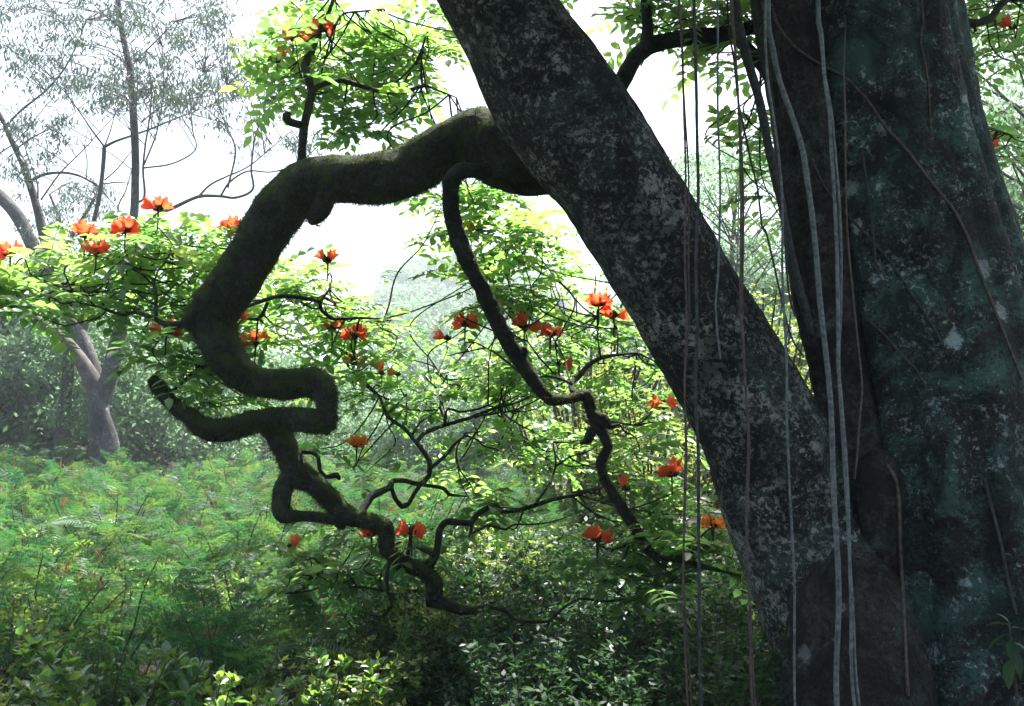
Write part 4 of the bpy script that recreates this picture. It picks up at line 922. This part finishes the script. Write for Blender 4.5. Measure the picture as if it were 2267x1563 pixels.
def fern_bush(seed, H=1.4, spread=.75, nst=12, nfr=200, pods=True):
    rs = random.Random(seed); st, tips = stems_and_tips(rs, nst, H, spread)
    fm = [MB() for _ in range(1)][0]; pd = MB()
    by = [[] for _ in FRONDS]
    for _ in range(nfr):
        p, d, f = tips[rs.randrange(len(tips))]; a = rs.uniform(0, 6.28); e = rs.uniform(-.1, .9)
        x = np.array((math.cos(a) * math.cos(e), math.sin(a) * math.cos(e), math.sin(e))) + d * .5
        by[rs.randrange(len(FRONDS))].append(mat4(rotmat((rs.uniform(-.4, .4), rs.uniform(-.4, .4), 1), rs.uniform(-.5, .5), x), p, rs.uniform(.75, 1.25)))
    for k, ms in enumerate(by):
        if ms: inst(fm, FRONDS[k], np.array(ms))
    out = [('stems', st.mesh('stems', MT['stem']), None), ('foliage', fm.mesh('foliage', MT['fern'], False), 'stuff')]
    if pods:
        for _ in range(16):
            p, d, f = tips[rs.randrange(len(tips))]
            if f < .6: continue
            ms = [mat4(rotmat(rand_dir(), 0, (rs.uniform(-.5, .5), rs.uniform(-.5, .5), -.8)), p + np.array((rs.uniform(-.05, .05), rs.uniform(-.05, .05), .08 + rs.uniform(-.03, .05))), rs.uniform(.6, 1.1)) for _ in range(10)]
            inst(pd, leaflet_lo(.07, .015), np.array(ms))
        if pd.n: out.append(('seed_pods', pd.mesh('seed_pods', MT['pod'], False), 'stuff'))
    return out

def leaf_bush(seed, H, spread, nst, nleaf, ll, lw, mat, up=.6, tipbias=.0, clus=1, cspread=.05, lo=False):
    rs = random.Random(seed); st, tips = stems_and_tips(rs, nst, H, spread)
    mid = 0; ms = []; hi = [t for t in tips if t[2] > tipbias]
    while len(ms) < nleaf:
        p, d, f = hi[rs.randrange(len(hi))]
        c = p + np.array([rs.gauss(0, 1) for _ in range(3)]) * cspread
        for _ in range(clus):
            a = rs.uniform(0, 6.28); e = rs.gauss(up, .35); x = np.array((math.cos(a) * math.cos(e), math.sin(a) * math.cos(e), math.sin(e)))
            ms.append(mat4(rotmat((rs.uniform(-.6, .6), rs.uniform(-.6, .6), 1), rs.uniform(-.5, .5), x), c, rs.uniform(.65, 1.2)))
    fm = MB(); inst(fm, leaflet_lo(ll, lw, .15) if lo else leaflet(ll, lw, .18, .35), np.array(ms))
    return [('stems', st.mesh('stems', MT['stem']), None), ('foliage', fm.mesh('foliage', MT[mat]), 'stuff')]

def tree_meshes(seed, H, cr, mat, nclump=46, per=420, ll=.12, lw=.06, trunk_r=.12, low=.25, flat=1.0, gap=.34, layers=False):
    """trunk with limbs, crown made of many small leaf faces gathered into clumps"""
    rs = random.Random(seed); tb = MB(); V, Q, T = tube([(0, 0, -.3, trunk_r * 1.2), (rs.uniform(-.1, .1), 0, H * .3, trunk_r), (rs.uniform(-.3, .3), rs.uniform(-.3, .3), H * .6, trunk_r * .65), (rs.uniform(-.3, .3), rs.uniform(-.3, .3), H * .9, trunk_r * .25)], 8, .3, .08, 3)[:3]; tb.add(V, Q, T)
    cl = []
    for _ in range(nclump):
        while True:
            v = np.array([rs.uniform(-1, 1) for _ in range(3)])
            if .25 < np.linalg.norm(v) < 1: break
        z_ = low * H + (1 - low) * H * (.5 + .5 * v[2] * flat) ; w = math.sqrt(max(.05, 1 - (v[2] * .9) ** 2))
        if layers: z_ = low * H + (1 - low) * H * (math.floor((.5 + .5 * v[2]) * 6) + rs.uniform(.3, .6)) / 6
        c = np.array((v[0] * cr * (.5 + .5 * w), v[1] * cr * (.5 + .5 * w), z_)); cl.append(c)
        a = np.array((0, 0, max(H * .2, c[2] - .6 * np.linalg.norm(c[:2]) - .3))); m = (a + c) / 2 + np.array((0, 0, .12))
        V, Q, T = tube([(*a, trunk_r * .28), (*m, trunk_r * .18), (*c, .01)], 4, .4, cap=False)[:3]; tb.add(V, Q, T)
    cl = np.array(cl); n = nclump * per
    r = RNG.uniform(.55, 1.25, nclump) * gap * cr
    ci = RNG.integers(0, nclump, n); off = RNG.normal(size=(n, 3)) * .55; off[:, 2] *= (.22 if layers else .7)
    pos = cl[ci] + off * r[ci][:, None]
    x = RNG.normal(size=(n, 3)); x[:, 2] -= .3; x /= np.linalg.norm(x, axis=1)[:, None]
    y = np.cross(x, RNG.normal(size=(n, 3))); y /= np.linalg.norm(y, axis=1)[:, None]; L = RNG.uniform(.7, 1.3, n)[:, None]
    a = pos; b = pos + x * L * ll * .5 + y * L * lw * .5; c = pos + x * L * ll; d = pos + x * L * ll * .5 - y * L * lw * .5
    W = np.stack([a, b, c, d], 1).reshape(-1, 3)
    fm = make_mesh('crown', W, np.arange(4 * n).reshape(-1, 4), None, MT[mat], False)
    return [('trunk', tb.mesh('trunk', MT['trunkfar']), None), ('crown', fm, 'stuff')]

def place(name, parts, label, cat, x, y, s=1.0, group=None, rotz=None, dz=0.0):
    t = thing(name, label, cat, (x, y, ground_z(x, y) - .03 + dz), group, random.uniform(0, 6.28) if rotz is None else rotz, s)
    for n, me, kd_ in parts: local_part(n, me, t, None, kd_)
    return t
def at_px(px, Y): return (px - IW / 2) / FPX * Y / CP * .995

FB = [fern_bush(20 + k, H=rs.uniform(1.2, 1.5), spread=rs.uniform(.6, .85)) for k in range(6)]
GB = [leaf_bush(40 + k, rs.uniform(.95, 1.25), .55, 12, 760, .066, .036, 'glossy', up=.75, tipbias=.35, clus=4, cspread=.02) for k in range(3)]
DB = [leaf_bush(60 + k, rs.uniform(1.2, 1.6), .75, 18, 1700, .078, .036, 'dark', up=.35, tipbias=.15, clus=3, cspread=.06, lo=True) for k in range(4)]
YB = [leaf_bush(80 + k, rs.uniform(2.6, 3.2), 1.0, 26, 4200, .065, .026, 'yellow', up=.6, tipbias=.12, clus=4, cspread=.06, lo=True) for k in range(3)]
MBU = [leaf_bush(90 + k, rs.uniform(1.1, 1.4), .7, 16, 1500, .06, .032, 'yellow', up=.5, tipbias=.2, clus=3, cspread=.06, lo=True) for k in range(2)]
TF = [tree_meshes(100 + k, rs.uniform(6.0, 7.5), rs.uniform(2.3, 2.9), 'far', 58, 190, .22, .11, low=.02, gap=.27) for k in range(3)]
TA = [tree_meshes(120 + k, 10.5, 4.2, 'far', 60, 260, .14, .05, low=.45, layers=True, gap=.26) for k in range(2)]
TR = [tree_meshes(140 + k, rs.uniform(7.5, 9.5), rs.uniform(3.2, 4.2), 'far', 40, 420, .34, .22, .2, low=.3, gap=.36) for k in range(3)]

# undergrowth: feathery shrubs over the whole left slope
placed = []
def free(x, y, d):
    for a, b in placed:
        if (a - x) ** 2 + (b - y) ** 2 < d * d: return False
    placed.append((x, y)); return True
def flab(px, far, grp=0):
    i = 0 if px < 330 else 1 if px < 640 else 2
    lab = [['feathery-leaved shrub in the foreground beside the tall glossy sapling', 'feathery-leaved shrub in the foreground below the zigzag branch', 'feathery-leaved shrub behind the lowest crooked branch'],
           ['feathery-leaved shrub far back in the haze below the gum trunks', 'feathery-leaved shrub far back behind the raised branch stub', 'feathery-leaved shrub far back behind the central crooked branches']][far][i]
    return ['near', 'far'][far] + ' feathery shrubs ' + ['by the gum trees', 'by the zigzag branch', 'behind the crooked branches'][i] if grp else lab
r2 = random.Random(77); cnt = 0; tries = 0
while cnt < 185 and tries < 9000:
    tries += 1; y = 4.3 + 15.5 * r2.random() ** 1.25; px = r2.uniform(-420, 1250)
    if px > 640 and y < 6.8 + (px - 640) * .004: continue
    x = at_px(px, y)
    if not free(x, y, .46 + .012 * y): continue
    k = r2.randrange(6); far = y > 9
    h = (.66 + .055 * (y - 4)) if y < 8 else .88 + .034 * (y - 8)
    if px > 900: h *= .9
    place('feathery_shrub', FB[k], flab(px, far), 'shrub', x, y, h * r2.uniform(.72, 1.22), flab(px, far, 1)); cnt += 1
# glossy shrubs at the front
for i, (px, Y, s, lab) in enumerate(((385, 4.35, 1.0, 'tallest glossy-leaved sapling bush standing in the front undergrowth'), (560, 4.2, .74, 'low glossy pale-leaved bush right beside the tallest glossy sapling'), (700, 4.5, .72, 'low glossy bush in front of the dark hollow'),
        (215, 4.2, .70, 'small glossy bush between feathery leaves and the tallest sapling'), (640, 4.0, .62, 'smallest glossy bush at the edge of the dark hollow'), (60, 8.2, 1.0, 'bright leafy glossy bush behind the feathery shrubs'), (30, 11.5, 1.15, 'leafy glossy bush under the gum trees'), (860, 6.0, .75, 'glossy bush beneath the lowest crooked branch'),
        (460, 4.05, .74, 'glossy bush pressed against the tallest glossy sapling'), (60, 4.6, .72, 'glossy bush beside the outermost feathery shrub'), (290, 4.9, .85, 'glossy bush just behind the tallest glossy sapling'))):
    place('glossy_bush', GB[i % 3], lab, 'shrub', at_px(px, Y), Y, s * 1.12, 'glossy bushes')
for i, (px, Y, s) in enumerate(((190, 7.4, .8), (130, 6.5, .7), (480, 8.0, .75), (330, 8.8, .8), (80, 9.4, .9), (950, 7.4, .85), (1060, 8.0, .95), (640, 7.2, .7), (1000, 6.6, .8), (880, 8.6, .9), (1130, 9.0, 1.1), (780, 6.4, .6))):
    place('leafy_shrub', MBU[i % 2], 'yellow-green small-leaved shrub between the feathery shrubs', 'shrub', at_px(px, Y), Y, s, 'yellow-green shrubs in the undergrowth')
# dark shrubs in the shade of the tree
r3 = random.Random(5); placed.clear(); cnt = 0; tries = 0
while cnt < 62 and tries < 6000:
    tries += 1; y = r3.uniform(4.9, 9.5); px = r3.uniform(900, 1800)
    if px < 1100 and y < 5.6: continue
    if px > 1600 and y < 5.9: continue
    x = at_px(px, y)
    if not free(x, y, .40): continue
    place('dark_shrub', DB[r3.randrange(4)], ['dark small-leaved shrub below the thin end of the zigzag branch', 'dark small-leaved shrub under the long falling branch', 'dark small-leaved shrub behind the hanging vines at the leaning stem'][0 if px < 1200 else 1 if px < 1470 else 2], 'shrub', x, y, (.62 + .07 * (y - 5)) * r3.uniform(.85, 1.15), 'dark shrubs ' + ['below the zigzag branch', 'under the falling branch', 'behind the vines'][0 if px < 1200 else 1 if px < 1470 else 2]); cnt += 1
# tall bright shrubs behind the stems
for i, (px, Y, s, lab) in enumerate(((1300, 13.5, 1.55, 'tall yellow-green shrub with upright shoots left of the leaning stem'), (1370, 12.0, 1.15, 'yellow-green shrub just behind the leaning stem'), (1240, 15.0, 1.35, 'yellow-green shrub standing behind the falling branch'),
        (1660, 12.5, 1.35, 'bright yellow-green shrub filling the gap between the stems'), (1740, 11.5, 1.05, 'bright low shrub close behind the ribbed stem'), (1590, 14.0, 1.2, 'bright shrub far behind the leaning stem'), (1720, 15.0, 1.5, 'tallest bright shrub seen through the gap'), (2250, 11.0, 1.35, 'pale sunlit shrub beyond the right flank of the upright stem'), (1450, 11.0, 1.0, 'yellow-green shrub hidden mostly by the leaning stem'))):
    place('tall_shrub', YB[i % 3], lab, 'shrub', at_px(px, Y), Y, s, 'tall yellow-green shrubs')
for i, (px, Y, sz) in enumerate(((-20, 4.3, .66), (120, 3.95, .56), (160, 4.9, .78), (330, 3.9, .60), (520, 4.6, .80), (610, 4.9, .82), (760, 4.9, .72), (820, 5.4, .74), (430, 5.3, .85), (20, 5.6, .85))):
    place('leafy_shrub', (GB[i % 3] if i % 3 else MBU[i % 2]), 'leafy shrub filling in between the glossy bushes of the front undergrowth', 'shrub', at_px(px, Y), Y, sz, 'leafy shrubs of the front undergrowth')
# pinnate fern clump
def fern_clump():
    f = []; rsx = random.Random(3)
    for k in range(9):
        V = []; mb = MB(); L = rsx.uniform(.55, .8); dr = rsx.uniform(.45, .8)
        ax = lambda t: np.array([L * t, 0, L * (.55 * t - dr * t * t)])
        V, Q, T = tube([(*ax(i / 6), .005 * (1 - .8 * i / 6)) for i in range(7)], 4, .15, cap=False)[:3]; mb.add(V, Q, T)
        for i in range(17):
            t = .18 + .8 * i / 16; ll = .15 * math.sin(math.pi * min(.97, .12 + .8 * t)) + .02
            for s in (1, -1):
                a = s * R(66); inst(mb, leaflet_lo(ll, .02, .15), mat4(rotmat((0, -s * .4, 1), 0, (math.cos(a), math.sin(a), -.15)), ax(t))[None])
        f.append(mb.mesh('frond', MT['frond'], False))
    return f
FC = fern_clump()
for px, Y, s, hz, lab in ((110, 9.5, 1.0, .95, 'clump of shiny pale fern fronds below the gum trees'), (235, 10.5, .7, .95, 'smaller clump of shiny fern fronds beside the gum trunk'), (640, 5.6, .55, .62, 'low fern fronds at the brink of the dark hollow')):
    x = at_px(px, Y); t = thing('fern', lab, 'fern', (x, Y, ground_z(x, Y)), 'fern clumps', 0, 1)
    st = MB(); V, Q, T = tube([(0, 0, -.05, .04), (.02, 0, hz * .6, .035), (0, 0, hz, .03)], 7, .1, .1, 9)[:3]; st.add(V, Q, T); local_part('stem', st.mesh('stem', MT['stem']), t)
    for k, me in enumerate(FC): local_part('frond', me, t, Matrix.Translation((0, 0, hz)) @ Matrix.Rotation(k * .698 + px, 4, 'Z') @ Matrix.Scale(s, 4))

# seedling with broad leaves at the foot of the upright stem
def seedling():
    c = P(2235, 1385, 3.9); x, y = c.x, c.y; t = thing('seedling', 'broad-leaved green seedling at the foot of the upright stem', 'plant', (x, y, ground_z(x, y)))
    h = c.z - ground_z(x, y); st = MB(); V, Q, T = tube([(0, 0, -.03, .008), (.02, 0, h * .5, .007), (0, 0, h, .004)], 6, .1)[:3]; st.add(V, Q, T); local_part('stem', st.mesh('stem', MT['stem']), t)
    lm = make_mesh('seedling_leaf', *leaflet(.095, .042, .35, .3), mat=MT['dark'])
    for a, e, s, dz in ((3.3, .35, 1.0, 0), (3.0, -.35, 1.1, -.03), (-1.9, -.6, 1.1, -.05), (-1.3, -.9, 1.2, -.08), (.2, .1, 1.0, -.01), (1.4, .2, .9, 0), (2.4, .9, .6, .01), (-.5, -.3, 1.0, -.06), (-2.4, -.9, 1.2, -.12)):
        local_part('leaf', lm, t, Matrix.Translation((0, 0, h + dz)) @ Matrix([list(r) for r in mat4(rotmat((0, 0, 1), 0, (math.cos(a) * math.cos(e), math.sin(a) * math.cos(e), math.sin(e))), (0, 0, 0), s)]))
seedling()

# ------------------------------------------------------------------ woodland behind
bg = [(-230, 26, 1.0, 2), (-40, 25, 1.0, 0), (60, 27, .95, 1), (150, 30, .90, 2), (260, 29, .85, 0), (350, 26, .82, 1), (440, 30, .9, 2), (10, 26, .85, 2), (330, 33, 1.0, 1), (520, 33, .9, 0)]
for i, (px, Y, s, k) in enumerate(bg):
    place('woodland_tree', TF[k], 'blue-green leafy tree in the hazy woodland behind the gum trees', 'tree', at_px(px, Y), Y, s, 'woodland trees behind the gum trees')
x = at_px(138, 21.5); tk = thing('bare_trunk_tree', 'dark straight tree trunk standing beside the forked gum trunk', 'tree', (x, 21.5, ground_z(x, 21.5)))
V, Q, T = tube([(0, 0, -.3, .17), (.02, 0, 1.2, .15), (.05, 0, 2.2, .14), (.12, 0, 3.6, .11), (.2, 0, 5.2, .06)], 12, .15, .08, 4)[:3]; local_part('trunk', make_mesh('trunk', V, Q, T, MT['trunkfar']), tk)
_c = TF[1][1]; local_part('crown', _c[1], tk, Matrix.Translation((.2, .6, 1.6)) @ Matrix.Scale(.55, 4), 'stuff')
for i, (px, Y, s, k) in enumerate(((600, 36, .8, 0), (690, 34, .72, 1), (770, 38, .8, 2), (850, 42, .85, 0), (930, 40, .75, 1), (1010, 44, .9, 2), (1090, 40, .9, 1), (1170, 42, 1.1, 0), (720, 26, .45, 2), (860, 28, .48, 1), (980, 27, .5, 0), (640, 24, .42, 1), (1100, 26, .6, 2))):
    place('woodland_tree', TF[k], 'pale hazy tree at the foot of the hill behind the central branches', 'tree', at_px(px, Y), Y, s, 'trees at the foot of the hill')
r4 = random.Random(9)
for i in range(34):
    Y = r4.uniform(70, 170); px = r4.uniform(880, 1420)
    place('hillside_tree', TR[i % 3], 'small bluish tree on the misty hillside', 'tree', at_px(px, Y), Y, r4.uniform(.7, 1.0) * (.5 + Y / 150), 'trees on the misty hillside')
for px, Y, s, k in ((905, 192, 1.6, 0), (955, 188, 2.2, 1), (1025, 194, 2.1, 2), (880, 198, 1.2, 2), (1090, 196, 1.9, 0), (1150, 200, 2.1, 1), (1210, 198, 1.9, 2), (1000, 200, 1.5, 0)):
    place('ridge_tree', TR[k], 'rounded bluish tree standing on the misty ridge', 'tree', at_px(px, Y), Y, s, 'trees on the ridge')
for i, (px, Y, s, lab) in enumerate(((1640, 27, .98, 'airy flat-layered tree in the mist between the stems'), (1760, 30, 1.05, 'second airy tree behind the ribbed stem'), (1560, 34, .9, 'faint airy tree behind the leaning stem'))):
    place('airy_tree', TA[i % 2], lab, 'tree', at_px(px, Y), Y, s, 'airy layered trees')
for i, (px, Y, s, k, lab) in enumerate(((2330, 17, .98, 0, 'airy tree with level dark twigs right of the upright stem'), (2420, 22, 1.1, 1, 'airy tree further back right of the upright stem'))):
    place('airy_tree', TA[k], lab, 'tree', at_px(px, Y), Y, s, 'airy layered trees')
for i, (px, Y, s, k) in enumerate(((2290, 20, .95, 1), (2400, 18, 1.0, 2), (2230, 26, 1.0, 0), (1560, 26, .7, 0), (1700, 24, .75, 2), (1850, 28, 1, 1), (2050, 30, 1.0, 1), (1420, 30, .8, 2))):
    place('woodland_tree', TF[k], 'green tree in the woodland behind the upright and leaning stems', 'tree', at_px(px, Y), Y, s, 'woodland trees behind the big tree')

# ------------------------------------------------------------------ haze
def haze():
    V = np.array([(x, y, z_) for x in (-330, 330) for y in (-62, 425) for z_ in (-2.5, 62)])
    F = [(0, 1, 3, 2), (4, 6, 7, 5), (0, 4, 5, 1), (2, 3, 7, 6), (0, 2, 6, 4), (1, 5, 7, 3)]
    m, nt, out = new_mat('haze'); pv = nd(nt, 'ShaderNodeVolumePrincipled')
    pv.inputs['Color'].default_value = (.80, .91, 1.0, 1); pv.inputs['Density'].default_value = .0016; pv.inputs['Anisotropy'].default_value = .25
    nt.links.new(pv.outputs[0], out.inputs['Volume'])
    o = bpy.data.objects.new('haze', make_mesh('haze', V, F, None, m, False)); COL.objects.link(o); o['kind'] = 'stuff'; o['label'] = 'thin pale haze filling the whole wood'; o['category'] = 'haze'
haze()
